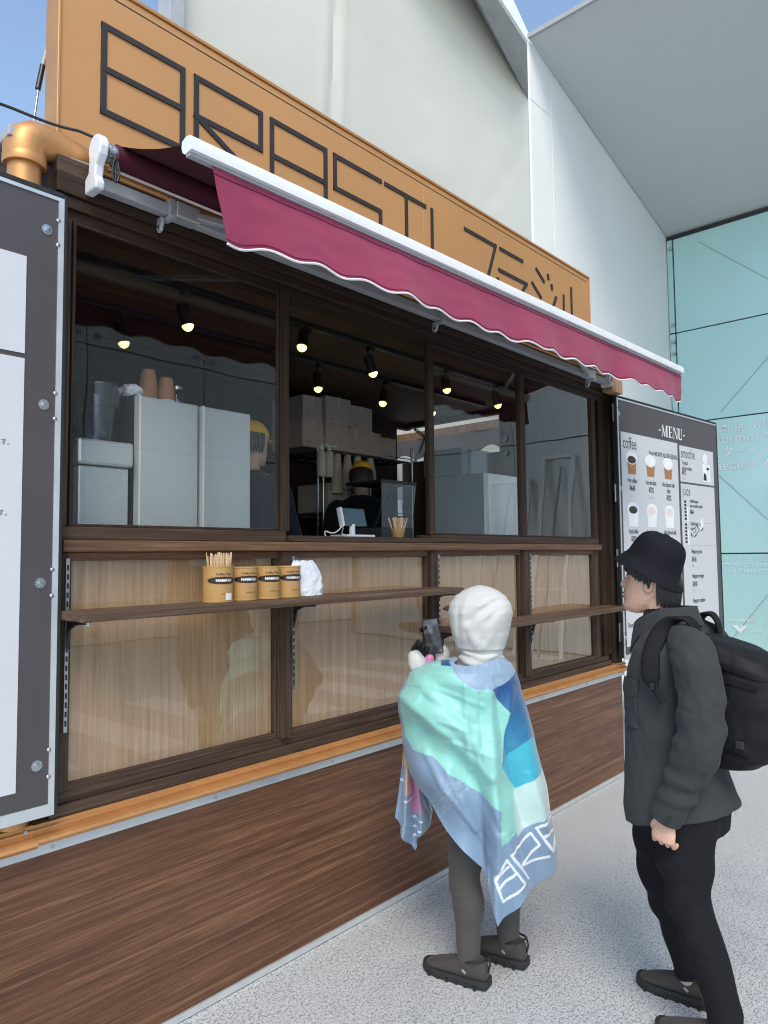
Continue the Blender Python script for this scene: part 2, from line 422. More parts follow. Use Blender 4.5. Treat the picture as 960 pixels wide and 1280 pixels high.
# steep roof edge: grey underside running back to the fabric, white face
L2 = [(6.5, 3.0, 10.44), (9.39, 3.0, 9.52)]; L1 = [(6.5, 3.58, 11.46), (10.34, 3.58, 9.40)]; UP = [(6.5, 3.0, 11.56), (9.40, 3.0, 9.63)]; UB = [(6.5, 3.58, 12.6), (10.36, 3.58, 9.8)]
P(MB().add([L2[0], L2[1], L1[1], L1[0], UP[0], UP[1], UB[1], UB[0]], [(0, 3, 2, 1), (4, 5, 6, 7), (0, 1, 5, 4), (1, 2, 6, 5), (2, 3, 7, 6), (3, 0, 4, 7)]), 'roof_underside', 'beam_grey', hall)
P(MB().prism([(6.5, 10.44), (9.39, 9.52), (9.40, 9.63), (6.5, 11.56)], lambda u, v, d: (u, d, v), 2.95, 2.996), 'roof_face', 'white_paint', hall)

# ---- pale panel wall just behind the kiosk, seen through its rear hatch
pw = thing('panel_wall', 'pale grey panel wall with round bolts behind the kiosk', 'wall', loc=(6, 3.0, 0))
for i in range(5):
    for j in range(3):
        P(MB().box(4.3 + i * .98, 4.3 + i * .98 + .97, 2.93, 2.98, .02 + j * 1.0, .02 + j * 1.0 + .99), 'panel', 'concrete', pw, bevel=.004)
        for a in (.10, .87):
            for c in (.10, .88):
                P(MB().cyl((4.3 + i * .98 + a, 2.905, .02 + j + c), (4.3 + i * .98 + a, 2.94, .02 + j + c), .026, n=12), 'bolt', 'steel', pw)
P(MB().box(4.28, 9.2, 2.985, 3.1, 0, 3.02), 'backing', 'fridge_dark', pw)

# ---- building across the forecourt (seen mirrored in the kiosk windows)
ob = thing('glass_hall_opposite', 'pale glazed hall across the forecourt, mirrored in the kiosk windows', 'building', loc=(16, -11, 0))
for i in range(13):
    for j in range(4):
        P(MB().box(1 + i * 2.6, 1 + i * 2.6 + 2.57, -11.05, -11.0, .05 + j * 1.95, .05 + j * 1.95 + 1.92), 'glass_panel' if j > 1 else 'wall_panel', 'warm_panel' if j else 'white_wall', ob)
        for a in (.2, 2.37):
            P(MB().cyl((1 + i * 2.6 + a, -11.01, .25 + j * 1.95), (1 + i * 2.6 + a, -10.94, .25 + j * 1.95), .07, n=12), 'bolt', 'steel', ob)
P(MB().box(0.9, 34.9, -11.4, -11.06, 0, 7.9), 'backing', 'fridge_dark', ob)
P(MB().box(0.9, 34.9, -11.2, -10.6, 7.9, 8.3), 'roof_edge', 'white_paint', ob)

# frames and poles leaning on the glass wall (mirrored in the right-hand windows)
for k, (y0, wd, ht, lab) in enumerate(((-4.9, .85, 3.0, 'wide white metal frame leaning on the glass wall of the pavilion'), (-3.75, .55, 3.35, 'narrow tall white metal frame leaning on the glass wall of the pavilion'))):
    o = thing('leaning_frame', lab, 'frame', loc=(10.5, y0, 0)); I_ = Matrix.Translation(-Vector(o.location))
    def LF(mb, nm, mat):
        q = mb.build(nm, mat, None, bevel=.004); q.parent = o; q.matrix_parent_inverse = I_
    LF(MB().bar((10.35, y0, 0), (10.93, y0, ht), .07, .05), 'upright', 'white_paint'); LF(MB().bar((10.35, y0 + wd, 0), (10.93, y0 + wd, ht), .07, .05), 'upright', 'white_paint')
    LF(MB().bar((10.93, y0, ht), (10.93, y0 + wd, ht), .07, .05), 'top_bar', 'white_paint'); LF(MB().bar((10.55, y0, ht * .33), (10.55, y0 + wd, ht * .33), .05, .04), 'cross_bar', 'white_paint')
    LF(MB().bar((10.3, y0 + wd * .3, 0), (10.9, y0 + wd * .55, ht * .95), .04, .04), 'brace', 'beam_grey')
# ================================================================ KIOSK
KX0, KX1, KD = 0.83, 5.36, 2.15
kio = thing('coffee_kiosk', 'dark timber and copper coffee kiosk with a walnut skirt and wide serving windows', 'kiosk', loc=(3.1, 1.0, 0))
KI = Matrix.Translation(-Vector(kio.location))
def K(mb, name, mat, parent=None, **k):
    o = mb.build(name, mat, None, **k); o.parent = parent or kio
    if not parent: o.matrix_parent_inverse = KI
    return o
def KB(name, mat, x0, x1, y0, y1, z0, z1, bevel=.003, parent=None):
    return K(MB().box(x0, x1, y0, y1, z0, z1), name, mat, parent, bevel=bevel)
# skirt
KB('skirt_panel', 'laminate_walnut', KX0 - 2.6, KX1 - .02, 0.0, .04, .028, .7555)
KB('base_strip', 'silver', KX0 - 2.6, KX1, -.010, .05, .004, .030, .002)
KB('top_strip', 'silver', KX0 - 2.6, KX1, -.012, .05, .7565, .790, .002)
for x in [KX0 - 2.3 + .62 * i for i in range(13)]:
    if x < KX1: K(MB().cyl((x, -.0155, .773), (x, -.011, .773), .006, n=10), 'rivet', 'steel')
KB('skirt_end', 'laminate_walnut', KX1 - .021, KX1, .05, KD, .028, .7555)
KB('skirt_under', 'black_rubber', KX0 - 2.5, KX1 - .05, .06, KD, .0, .75)
# copper bottom channel: a swept profile
pr = [(.04, .7905), (-.015, .7905), (-.028, .793), (-.040, .800), (-.044, .808), (-.040, .816), (-.028, .822), (-.010, .823), (-.010, .834), (-.016, .835), (-.016, .842), (-.008, .843), (-.008, .8545), (.04, .8545)]
def sweep(prof, x0, x1): return MB().prism(prof, lambda u, v, d: (d, u, v), x0, x1)
K(sweep(pr, KX0, KX1 - .12), 'copper_channel', 'copper')
pr2 = [(u * 1.25 - .002, .822 + (v - .822) * 1.10) for u, v in pr]
K(sweep(pr2, KX0 - .12, KX0 + .118), 'copper_corner', 'copper', smooth=True)
K(sweep(pr2, KX1 - .119, KX1 + .02), 'copper_corner', 'copper', smooth=True)
K(MB().cyl((KX0 + .09, -.026, .845), (KX0 + .09, -.012, .845), .006, n=10), 'rivet', 'steel')
# bottom rail in two pieces of timber
KB('bottom_rail', 'timber_x', 1.0, 5.16, -.004, .09, .855, .893)
KB('bottom_rail', 'timber_x', 1.0, 5.16, .012, .09, .8935, .930)
# sill
KB('sill_plank', 'timber_red_x', 1.02, 5.0, -.030, .10, 1.722, 1.7625, .005)
KB('sill_plank', 'timber_x', 1.02, 1.99, -.006, .10, 1.763, 1.808, .004)
KB('sill_plank', 'timber_x', 3.0, 5.0, -.006, .10, 1.763, 1.808, .004)
KB('counter', 'timber_x', 2.0, 2.99, -.026, .34, 1.7635, 1.790, .004)
# posts (upper and lower)
for x0, x1 in ((1.022, 1.053), (1.955, 2.022), (2.985, 3.05), (3.925, 4.005), (4.935, 5.0)):
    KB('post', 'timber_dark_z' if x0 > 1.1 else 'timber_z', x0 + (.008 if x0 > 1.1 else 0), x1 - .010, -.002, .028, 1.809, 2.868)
    KB('post', 'timber_z', x0, x1, .006, .09, .9305, 1.7215)
    if 1.1 < x0 < 4.9: KB('post', 'timber_z', x0 + .004, x1 - .012, -.012, .004, .9305, 1.7215, .002)
for x0, x1, y0 in ((5.001, 5.05, .02), (5.052, 5.10, .05), (5.102, 5.17, .02)):
    KB('jamb', 'timber_dark_z', x0, x1, y0, .12, .9305, 2.868)
# lintel
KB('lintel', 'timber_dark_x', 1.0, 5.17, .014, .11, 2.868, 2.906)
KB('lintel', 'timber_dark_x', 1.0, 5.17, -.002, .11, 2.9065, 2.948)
KB('fascia_plank', 'timber_dark_x', .985, 5.17, -.016, .11, 2.9485, 3.015)  # darkened in colour to stand for the shade under the awning
KB('fascia_plank', 'timber_x', .985, 5.17, -.014, .11, 3.0155, 3.075)
# windows: sash frame > pane
def sash(x0, x1, z0, z1, y=.006, w=.010, mat='timber_dark_z'):
    fr = MB(); fr.box(x0, x0 + w, y, y + .02, z0, z1).box(x1 - w, x1, y, y + .02, z0, z1).box(x0 + w, x1 - w, y, y + .02, z0, z0 + w).box(x0 + w, x1 - w, y, y + .02, z1 - w, z1)
    f = K(fr, 'window', mat, bevel=.002); f.matrix_parent_inverse = KI
    p = MB().box(x0 + w - .003, x1 - w + .003, y + .008, y + .013, z0 + w - .003, z1 - w + .003).build('pane', 'window_glass', f)
    return f
sash(1.0535, 1.9625, 1.8085, 2.8675); sash(3.0405, 3.9325, 1.8085, 2.8675); sash(3.9955, 4.9425, 1.8085, 2.8675)
# lower bays: veneer boards behind clear acrylic
for x0, x1 in ((1.0535, 1.9545), (2.0225, 2.9845), (3.0505, 3.9245), (4.0055, 4.9345)):
    n = 3; wd = (x1 - x0) / n
    f = K(MB().box(x0, x1, .040, .06, .9305, 1.7215), 'veneer_panel', 'veneer_oak')
    K(MB().box(x0, x1, .010, .0395, 1.692, 1.7215), 'top_bead', 'timber_red_x', bevel=.002)
    K(MB().box(x0, x0 + .014, .012, .0395, .9305, 1.6915), 'side_bead', 'timber_z', bevel=.002)
    K(MB().box(x1 - .014, x1, .012, .0395, .9305, 1.6915), 'side_bead', 'timber_z', bevel=.002)
    K(MB().box(x0 + .014, x1 - .014, .012, .0395, .9305, .952), 'bottom_bead', 'timber_x', bevel=.002)
    MB().box(x0 + .012, x1 - .012, .026, .030, .950, 1.694).build('pane', 'acrylic', f)
# slotted uprights for the shelves
for x in (1.040, 2.0165, 3.040, 3.990):
    st = K(MB().box(x - .006, x + .006, -.022, -.0125, 1.13, 1.70), 'slotted_upright', 'steel')
    sl = MB()
    for k in range(18): sl.box(x - .003, x + .003, -.0235, -.021, 1.15 + k * .03, 1.168 + k * .03)
    sl.build('slots', 'black_rubber', st)
# shell: floor, rear wall with hatch, sides, ceiling boards, roof
KB('floor', 'floor_dark', KX0 + .02, KX1 - .02, .12, KD, .76, .80)
KB('side_wall', 'timber_dark_z', KX0 + .03, KX0 + .10, .121, KD, .80, 3.04)
KB('side_wall', 'timber_dark_z', KX1 - .10, KX1 - .03, .121, 1.02, .80, 3.04)
KB('side_wall', 'timber_dark_z', KX1 - .10, KX1 - .03, 1.02, KD, .80, 2.60)
KB('side_wall', 'timber_dark_z', KX1 - .10, KX1 - .03, 1.02, KD, 2.94, 3.04)
KB('front_return', 'timber_dark_z', KX0 + .03, 1.02, .02, .12, .93, 3.04)
KB('front_return', 'timber_dark_z', 5.171, KX1 - .03, .02, .12, .93, 3.04)
HX0, HX1, HZ0, HZ1 = 5.12, 5.24, 1.62, 2.93
KB('rear_wall', 'timber_dark_z', KX0 + .10, HX0, KD - .06, KD, .80, 3.04)
KB('rear_wall', 'timber_dark_z', HX0, KX1 - .03, KD - .06, KD, .80, HZ0)
KB('rear_wall', 'timber_dark_z', HX0, KX1 - .03, KD - .06, KD, HZ1, 3.04)
for k in range(11):
    y0 = .121 + k * .179
    KB('ceiling_board', 'ceiling_wood', KX0 + .10, KX1 - .10, y0, y0 + .177, 2.985, 3.0, .002)
KB('roof', 'grey_paint', KX0, KX1, -.01, KD + .03, 3.0765, 3.11)
# copper frame: corner posts, top tube, elbows
for x in (KX0 + .065, KX1 - .065):
    K(MB().tube([(x, .03, .86), (x, .03, 3.02)], .052, n=20), 'corner_post', 'copper' if x < 2 else 'timber_dark_z', smooth=True)
    K(MB().lathe([(.066, 0), (.068, .006), (.068, .030), (.063, .036)], (x, .03, 3.004), n=24), 'copper_collar', 'copper', smooth=True)
xe = KX0 + .065
el = [(xe, .03, 3.03), (xe, .03, 3.06), (xe + .006, .03, 3.085), (xe + .03, .03, 3.105), (xe + .075, .03, 3.112), (xe + .13, .03, 3.112)]
K(MB().tube(el, [.066, .068, .07, .066, .058, .054], n=24), 'copper_elbow', 'copper', smooth=True)
K(MB().tube([(xe + .12, .03, 3.112), (xe + .30, .03, 3.105), (KX1 - .2, .03, 3.10)], [.052, .04, .038], n=20), 'copper_tube', 'copper', smooth=True)
xe2 = KX1 - .065
el = [(xe2, .03, 3.03), (xe2, .03, 3.06), (xe2 - .006, .03, 3.085), (xe2 - .03, .03, 3.105), (xe2 - .075, .03, 3.112), (xe2 - .16, .03, 3.105)]
K(MB().tube(el, [.066, .068, .07, .066, .058, .04], n=24), 'copper_elbow', 'copper', smooth=True)
K(MB().cyl((1.12, -.052, 3.052), (5.1, -.052, 3.052), .013, n=12), 'copper_rail', 'copper', smooth=True)
KB('ply_edge', 'veneer_oak', 5.10, 5.29, -.10, -.02, 2.93, 3.075)

# awning outside the end window, seen through the kiosk
ra = thing('end_awning', 'orange rail with a grey scalloped valance hanging outside the kiosk end window', 'awning', loc=(5.8, 1.9, 2.9))
def RA(mb, name, mat, **k):
    o = mb.build(name, mat, None, **k); o.parent = ra; o.matrix_parent_inverse = Matrix.Translation(-ra.location); return o
RA(MB().box(5.80, 5.86, 1.22, 3.0, 2.93, 3.01), 'rail', 'timber_red_x')
rows = [[], []]
for i in range(81):
    y = 1.22 + i * .0222; x = 5.80 + .012 * math.sin(y * 9); rows[0].append((x, y, 2.93)); rows[1].append((x, y, 2.745 + .028 * math.cos(y * 17)))
RA(MB().grid(rows), 'valance', 'board_grey', fix=False).modifiers.new('t', 'SOLIDIFY').thickness = .004
RA(MB().bar((5.38, 2.2, 2.40), (5.80, 2.3, 2.95), .02, .03), 'arm', 'black_metal'); RA(MB().bar((5.38, 2.08, 2.95), (5.80, 2.3, 2.95), .02, .03), 'arm', 'black_metal')

# ================================================================ SHELVES
for x0, x1, z, lab in ((1.005, 3.00, 1.500, 'long brown timber shelf carrying the kraft sugar tins below the sill'), (3.03, 5.02, 1.285, 'lower brown timber shelf with nothing on it, ending beside the menu board')):
    sh = thing('shelf', lab, 'shelf', loc=((x0 + x1) / 2, -.1, z))
    I = Matrix.Translation(-Vector(sh.location))
    def S(mb, name, mat, **k):
        o = mb.build(name, mat, None, **k); o.parent = sh; o.matrix_parent_inverse = I; return o
    S(MB().box(x0, x1, -.215, -.026, z, z + .030), 'board', 'shelf_wood', bevel=.004)
    bxs = (1.040, 2.0165, 2.985) if x0 < 2 else (3.045, 3.990, 4.99)
    for x in bxs:
        b = MB().prism([(-.026, z - .001), (-.18, z - .001), (-.18, z - .010), (-.09, z - .016), (-.045, z - .035), (-.026, z - .10)], lambda u, v, d: (d, u, v), x - .004, x + .004)
        S(b, 'bracket', 'black_metal')
        S(MB().cyl((x, -.175, z - .014), (x, -.175, z + .001), .006, n=8), 'screw', 'steel')

# ================================================================ SIGN
sg = thing('rooftop_sign', 'long copper orange rooftop signboard lettered BRASIL and kana in black lines', 'sign', loc=(3.1, .15, 3.1))
SI = Matrix.Translation(-Vector(sg.location))
def G(mb, name, mat, **k):
    o = mb.build(name, mat, None, **k); o.parent = sg; o.matrix_parent_inverse = SI; return o
SX0, SX1, SZ1 = 1.035, 5.165, 3.868
G(MB().box(SX0, 3.098, .10, .19, 3.10, SZ1), 'board', 'copper_sign', bevel=.004)
G(MB().box(3.1, SX1, .10, .19, 3.10, SZ1), 'board', 'copper_sign', bevel=.004)
fr = MB().box(SX0 - .012, SX1 + .012, .092, .20, SZ1 + .0005, SZ1 + .016); G(fr, 'top_trim', 'copper', bevel=.003)
G(MB().box(SX0 + .05, SX1 - .03, .0985, .0995, SZ1 - .036, SZ1 - .032), 'groove', 'sign_black')
G(MB().box(SX0 - .012, SX0 - .0005, .092, .20, 3.10, SZ1), 'end_trim', 'copper', bevel=.003)
G(MB().box(SX1 + .0005, SX1 + .012, .092, .20, 3.10, SZ1), 'end_trim', 'copper', bevel=.003)
q = .335; zb = 3.371; zt = zb + q; zm = zb + q * .5
def L(i): return 1.195 + .4 * i
W_ = .023; sfn = lambda u, v, d: (u, d, v)
def letter(name, lines): G(strokes(lines, W_, sfn, .0995, .0945), name, 'sign_black')
a = L(0); letter('letter_b', [[(a, zb), (a, zt), (a + q, zt), (a + q, zb), (a, zb)], [(a, zm), (a + q, zm)]])
a = L(1); letter('letter_r', [[(a, zb), (a, zt), (a + q, zt), (a + q, zm), (a, zm)], [(a, zm), (a + q, zb)]])
a = L(2); letter('letter_a', [[(a, zb), (a, zt), (a + q, zt), (a + q, zb)], [(a, zm), (a + q, zm)]])
a = L(3); letter('letter_s', [[(a + q, zt), (a, zt), (a, zm), (a + q, zm), (a + q, zb), (a, zb)]])
a = L(4); letter('letter_i', [[(a - .02, zt), (a + q - .02, zt)], [(a + .15, zt), (a + .15, zb)], [(a - .02, zb), (a + q - .02, zb)]])
a = L(5) - .02; letter('letter_l', [[(a, zt), (a, zb), (a + q - .06, zb)]])
a = 3.505; letter('kana_bu', [[(a, zt), (a + q, zt), (a + .20, zb)], [(a + .31, zb + .10), (a + .325, zb + .06)], [(a + .355, zb + .12), (a + .37, zb + .08)]])
a = 3.90; letter('kana_ra', [[(a, zt), (a + .27, zt)], [(a - .02, zm + .02), (a + .32, zm + .02), (a + .16, zb)]])
a = 4.30; letter('kana_ji', [[(a + .06, zt), (a + .16, zt - .06)], [(a, zm + .05), (a + .11, zm - .02)], [(a + .04, zb), (a + .24, zb + .05), (a + .33, zb + .20)], [(a + .22, zt), (a + .225, zt - .02)], [(a + .27, zt - .06), (a + .275, zt - .08)]])
a = 4.70; letter('kana_ru', [[(a + .05, zt - .09), (a + .04, zb + .08), (a - .03, zb)], [(a + .17, zt), (a + .17, zb), (a + .33, zb + .10)]])
# stay rod and cable at the left end
st = thing('stay_rod', 'thin steel stay rod with black turnbuckle rising beside the signboard', 'stay rod', loc=(.965, .15, 3.17))
SI2 = Matrix.Translation(-Vector(st.location))
def ST(mb, name, mat):
    o = mb.build(name, mat, None, smooth=True); o.parent = st; o.matrix_parent_inverse = SI2
ST(MB().cyl((.985, .25, 3.11), (1.024, .25, 3.48), .0045, n=10), 'lower_rod', 'steel')
ST(MB().cyl((1.018, .25, 3.44), (1.034, .25, 3.54), .010, n=12), 'turnbuckle', 'black_metal')
ST(MB().cyl((1.032, .25, 3.53), (1.40, .25, 5.35), .0075, n=10), 'upper_rod', 'grey_paint')
cb = []
for i in range(25):
    t = i / 24; cb.append((.72 + .41 * t, .03 - .10 * t * t, 3.168 + .018 * math.sin(t * 5.5) * (1 - t) + .010 * t - .045 * max(0, t - .8) * 5 * .6))
tag(MB().tube(cb, .005, n=8).build('power_cable', 'black_rubber', smooth=True), 'thin black cable lying over the copper elbow to the awning motor', 'cable')

# ================================================================ AWNING
aw = thing('awning', 'burgundy retractable awning with scalloped valance and white front bar', 'awning', loc=(3.1, -.1, 3.0))
AI = Matrix.Translation(-Vector(aw.location))
def A(mb, name, mat, parent=None, **k):
    o = mb.build(name, mat, None, **k); o.parent = parent or aw
    if not parent: o.matrix_parent_inverse = AI
    return o
AX0, AX1 = 1.10, 5.09
A(MB().box(AX0, AX1, -.062, -.018, 2.985, 3.028), 'wall_bar', 'grey_paint', bevel=.004)
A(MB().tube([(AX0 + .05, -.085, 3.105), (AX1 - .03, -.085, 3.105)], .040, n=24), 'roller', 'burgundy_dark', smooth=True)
for x in (AX0 - .03, AX1 - .015):
    pf = [(-.015, 2.962), (-.098, 2.962), (-.104, 2.985), (-.090, 3.01), (-.096, 3.045), (-.122, 3.075)] + [(-.085 + .046 * math.cos(t), 3.105 + .048 * math.sin(t)) for t in [R_(d) for d in range(185, -40, -15)]] + [(-.045, 3.065), (-.040, 3.03), (-.015, 3.015)]
    A(MB().prism(pf, lambda u, v, d: (d, u, v), x + .008, x + .040), 'end_bracket', 'white_plastic', bevel=.006)
gx = AX0 + .018
A(MB().lathe([(.030, 0), (.034, .004), (.034, .012), (.028, .016), (.033, .020), (.033, .034), (.037, .036), (.037, .048)], (gx, -.085, 3.105), n=24, axis='x'), 'gear', 'steel', smooth=True)
cr = [(gx + .02, -.11, 3.085)] + [(gx + .022 + .012 * math.sin(t), -.118, 3.035 - .04 * math.cos(t) * (1 if t < 3.14 else 1)) for t in [k * .42 for k in range(16)]]
A(MB().tube(cr, .0045, n=8), 'crank_loop', 'black_metal', smooth=True)
A(MB().bar((gx + .022, -.112, 3.09), (gx + .024, -.118, 3.035), .008, .008), 'crank_stem', 'steel')
for x in (1.385, 3.05, 4.86):
    cl = MB().box(x - .012, x + .012, -.078, -.012, 3.026, 3.044).box(x - .012, x + .012, -.080, -.064, 2.975, 3.026).box(x - .010, x + .012, -.078, -.022, 2.965, 2.982)
    c_ = A(cl, 'clamp', 'silver', bevel=.003)
    MB().prism([(-.014, 2.975), (-.045, 2.975), (-.050, 2.950), (-.040, 2.925), (-.022, 2.920), (-.012, 2.935)], lambda u, v, d: (d, u, v), x - .030, x - .018).build('tab', 'silver', c_, bevel=.002)
    MB().cyl((x - .034, -.032, 2.938), (x - .028, -.032, 2.938), .008, n=10).build('bolt', 'steel', c_)
BL, BR = Vector((1.150, -.545, 2.955)), Vector((5.10, -.605, 2.985))
def bary(t): return BL.lerp(BR, t)
bp = [(-.028, -.020), (-.030, .012), (-.020, .026), (.004, .030), (.024, .022), (.028, .004), (.022, -.014), (.010, -.024)]
mb = MB(); rows = []
for t in (0, 1):
    p = bary(t); rows.append([(p.x, p.y + u, p.z + v) for u, v in bp])
mb.grid(rows, closed=True); mb.f += [tuple(range(8)), tuple(range(8, 16))]; mb.mi += [0, 0]
A(mb, 'front_bar', 'white_plastic', smooth=True)
A(MB().bar(bary(.001) + Vector((0, -.002, -.028)), bary(.999) + Vector((0, -.002, -.028)), .022, .008), 'bar_slot', 'grey_paint')
# roof fabric
rows = []
for j in range(13):
    s = j / 12; row = []
    for i in range(81):
        t = i / 80; p = bary(t); x = AX0 + .06 + (AX1 - AX0 - .09) * t
        y = -.085 + (p.y + .006 + .085) * s; z = 3.147 + (p.z + .026 - 3.147) * s - .016 * math.sin(s * math.pi) + .003 * math.sin(t * 40) * s * (1 - s)
        row.append((x * (1 - s) + s * (p.x * .985 + .05), y, z))
    rows.append(row)
o = A(MB().grid(rows), 'roof_cloth', 'burgundy_dark', smooth=True, fix=False)  # darker than the valance: underside shade is in the cloth colour
# valance with scallops and white piping
nv = 420; rows = [[] for _ in range(17)]; edge = []
for i in range(nv + 1):
    t = i / nv; p = bary(.021 + .979 * t)
    dist = t * 3.87
    sc = .5 + .5 * math.cos(2 * math.pi * (dist / .232 + .25))
    drop = .222 - .016 * t + .02 * math.exp(-dist / .12) - .018 * sc
    wav = .017 * math.sin(dist * 5.1 + .6) + .010 * math.sin(dist * 11.7 + 1.0) + .020 * noise.noise((dist * 2.1, 1.7, 0)) + .010 * noise.noise((dist * 5.3, .7, 0))
    for k in range(17):
        s = k / 16
        pt = Vector((p.x + .012 * s + .055 * s * (1 - t) ** 8, p.y - .006 + wav * s ** 1.3 - .020 * s + .004 * noise.noise((dist * 6, s * 4, 2)), p.z - .026 - drop * s))
        rows[k].append(tuple(pt))
    edge.append(rows[16][-1])
v_ = A(MB().grid(rows), 'valance', 'burgundy', smooth=True, fix=False)
A(MB().tube(edge, .0042, n=6), 'piping', 'piping_white', smooth=True)
for sv, nm in ((15, 'hem_stitching'), (2, 'top_stitching')):
    A(MB().tube([Vector(p) + Vector((0, -.0015, 0)) for p in rows[sv]], .0011, n=4), nm, 'burgundy_dark')
# folding arms under the cloth
for (xs, xe_, xb) in ((4.80, 4.30, 4.70), (1.45, 2.0, 1.50)):
    el = Vector((xe_, -.22, 3.0)); pb = bary((xb - BL.x) / (BR.x - BL.x)) + Vector((0, .02, -.01))
    ar = A(MB().bar((xs, -.06, 3.01), el, .030, .026), 'arm', 'silver', bevel=.004)
    MB().bar(el + Vector((0, 0, .002)), pb, .026, .022).build('forearm', 'silver', ar, bevel=.004)
    MB().cyl(el + Vector((0, 0, -.022)), el + Vector((0, 0, .024)), .022, n=14).build('elbow_joint', 'silver', ar, smooth=True)
    MB().box(xs - .05, xs + .05, -.085, -.02, 2.98, 3.04).build('shoulder', 'silver', ar, bevel=.005)
# ================================================================ MENU BOARDS (folded-back hatch doors)
def board(hx, hy, ang, sgn, label):
    """hinge at (hx, hy); the board runs away in direction sgn; local s along, z up, d out of the face"""
    dx = Vector((math.cos(R_(ang)) * sgn, -math.sin(R_(ang)), 0)); nn = Vector((0, 0, 1)).cross(dx) * (-sgn)
    o = thing('menu_board', label, 'menu board', loc=(hx, hy, .905))
    I = Matrix.Translation(-Vector(o.location)); H = Vector((hx, hy, 0))
    f = lambda s, z, d: H + dx * s + nn * d + Vector((0, 0, z))
    def put(mb, name, mat, parent=None, **k):
        q = mb.build(name, mat, None, **k); q.parent = parent or o
        if not parent: q.matrix_parent_inverse = I
        return q
    def rect(s0, s1, z0, z1, d0, d1): return MB().prism([(s0, z0), (s1, z0), (s1, z1), (s0, z1)], f, d0, d1)
    return o, I, f, put, rect, dx * sgn, nn
BZ0, BZ1, BW = .905, 2.912, 1.84
RB, RI, rf, rput, rrect, rdx, rn = board(5.205, -.055, 5.2, 1, 'dark grey menu board headed MENU with coffee cup pictures and prices')
LB, LI, lf, lput, lrect, ldx, ln = board(1.003, -.035, 0.0, -1, 'dark grey hatch door with white Japanese notice sheets at the corner post')
for (put, rect) in ((rput, rrect), (lput, lrect)):
    put(rect(.004, BW - .004, BZ0 + .004, BZ1 - .004, 0, .022), 'door_panel', 'board_grey')
    put(rect(0, .012, BZ0, BZ1, -.012, .026), 'edge_strip', 'black_rubber', bevel=.002)
    put(rect(BW - .012, BW, BZ0, BZ1, -.012, .026), 'edge_strip', 'black_rubber', bevel=.002)
    put(rect(.012, BW - .012, BZ1 - .012, BZ1 + .006, -.012, .024), 'edge_strip', 'black_rubber', bevel=.002)
    put(rect(.012, .030, BZ0 + .0, BZ1 - .014, .0225, .0265), 'silver_trim', 'silver')
    put(rect(.030, BW - .012, BZ1 - .026, BZ1 - .014, .0225, .0262), 'silver_trim', 'silver')
    put(rect(.012, BW - .012, BZ0 - .014, BZ0 + .022, .0225, .0272), 'silver_trim', 'silver')
def bolts(put, f, svals, off):
    for z in (1.053, 1.623, 2.197, 2.777):
        b = put(MB().lathe([(.017, .0), (.017, .002), (.009, .0025), (.009, .007), (.005, .008)], (0, 0, 0), n=16), 'hinge_bolt', 'steel', smooth=True)
        c = f(off, z, .0222); nrm = (f(0, 0, 1) - f(0, 0, 0)).normalized()
        mt = nrm.to_track_quat('Z', 'Y').to_matrix().to_4x4(); mt.translation = c; b.data.transform(mt)
        for dz in (-.042, .042):
            e = put(MB().lathe([(.008, 0), (.008, .003), (.006, .006), (.003, .007)], (0, 0, 0), n=12), 'screw', 'steel', smooth=True)
            mt.translation = f(svals, z + dz, .0222); e.data.transform(mt)
bolts(rput, rf, .018, .045); bolts(lput, lf, .030, .066)
for z in (1.10, 1.66, 2.16, 2.78):       # hinge plates towards the jamb
    rput(MB().prism([(-.02, z - .07), (.012, z - .07), (.012, z + .07), (-.02, z + .07)], rf, .0, .010), 'hinge', 'steel', bevel=.003)
# --- right board: sheets and print
rput(rrect(.060, 1.012, 1.715, 2.640, .0225, .0245), 'sheet', 'sheet_white')
rput(rrect(1.055, 1.735, 2.312, 2.628, .0225, .0245), 'sheet', 'sheet_white')
rput(rrect(1.055, 1.735, .985, 2.295, .0225, .0245), 'sheet', 'sheet_white')
rput(rrect(.060, 1.012, .985, 1.690, .0225, .0245), 'sheet', 'sheet_white')
def rt(body, s, z, size, mat='print_grey', bold=.0, sq=.72, align='LEFT', d=.0252):
    o = text_mesh(body, size, mat, 'lettering', None, rf(s, z, d), rdx, (0, 0, 1), align, bold, sq); o.parent = RB; o.matrix_parent_inverse = RI; return o
def poly(pts, name, mat, d=.0250):
    n = len(pts); return rput(MB().add([rf(s, z, d) for s, z in pts], [tuple(range(n))]), name, mat, fix=False)
def disc(s, z, rx, rz, name, mat, d): return poly([(s + rx * math.cos(t), z + rz * math.sin(t)) for t in [2 * math.pi * k / 28 for k in range(28)]], name, mat, d)
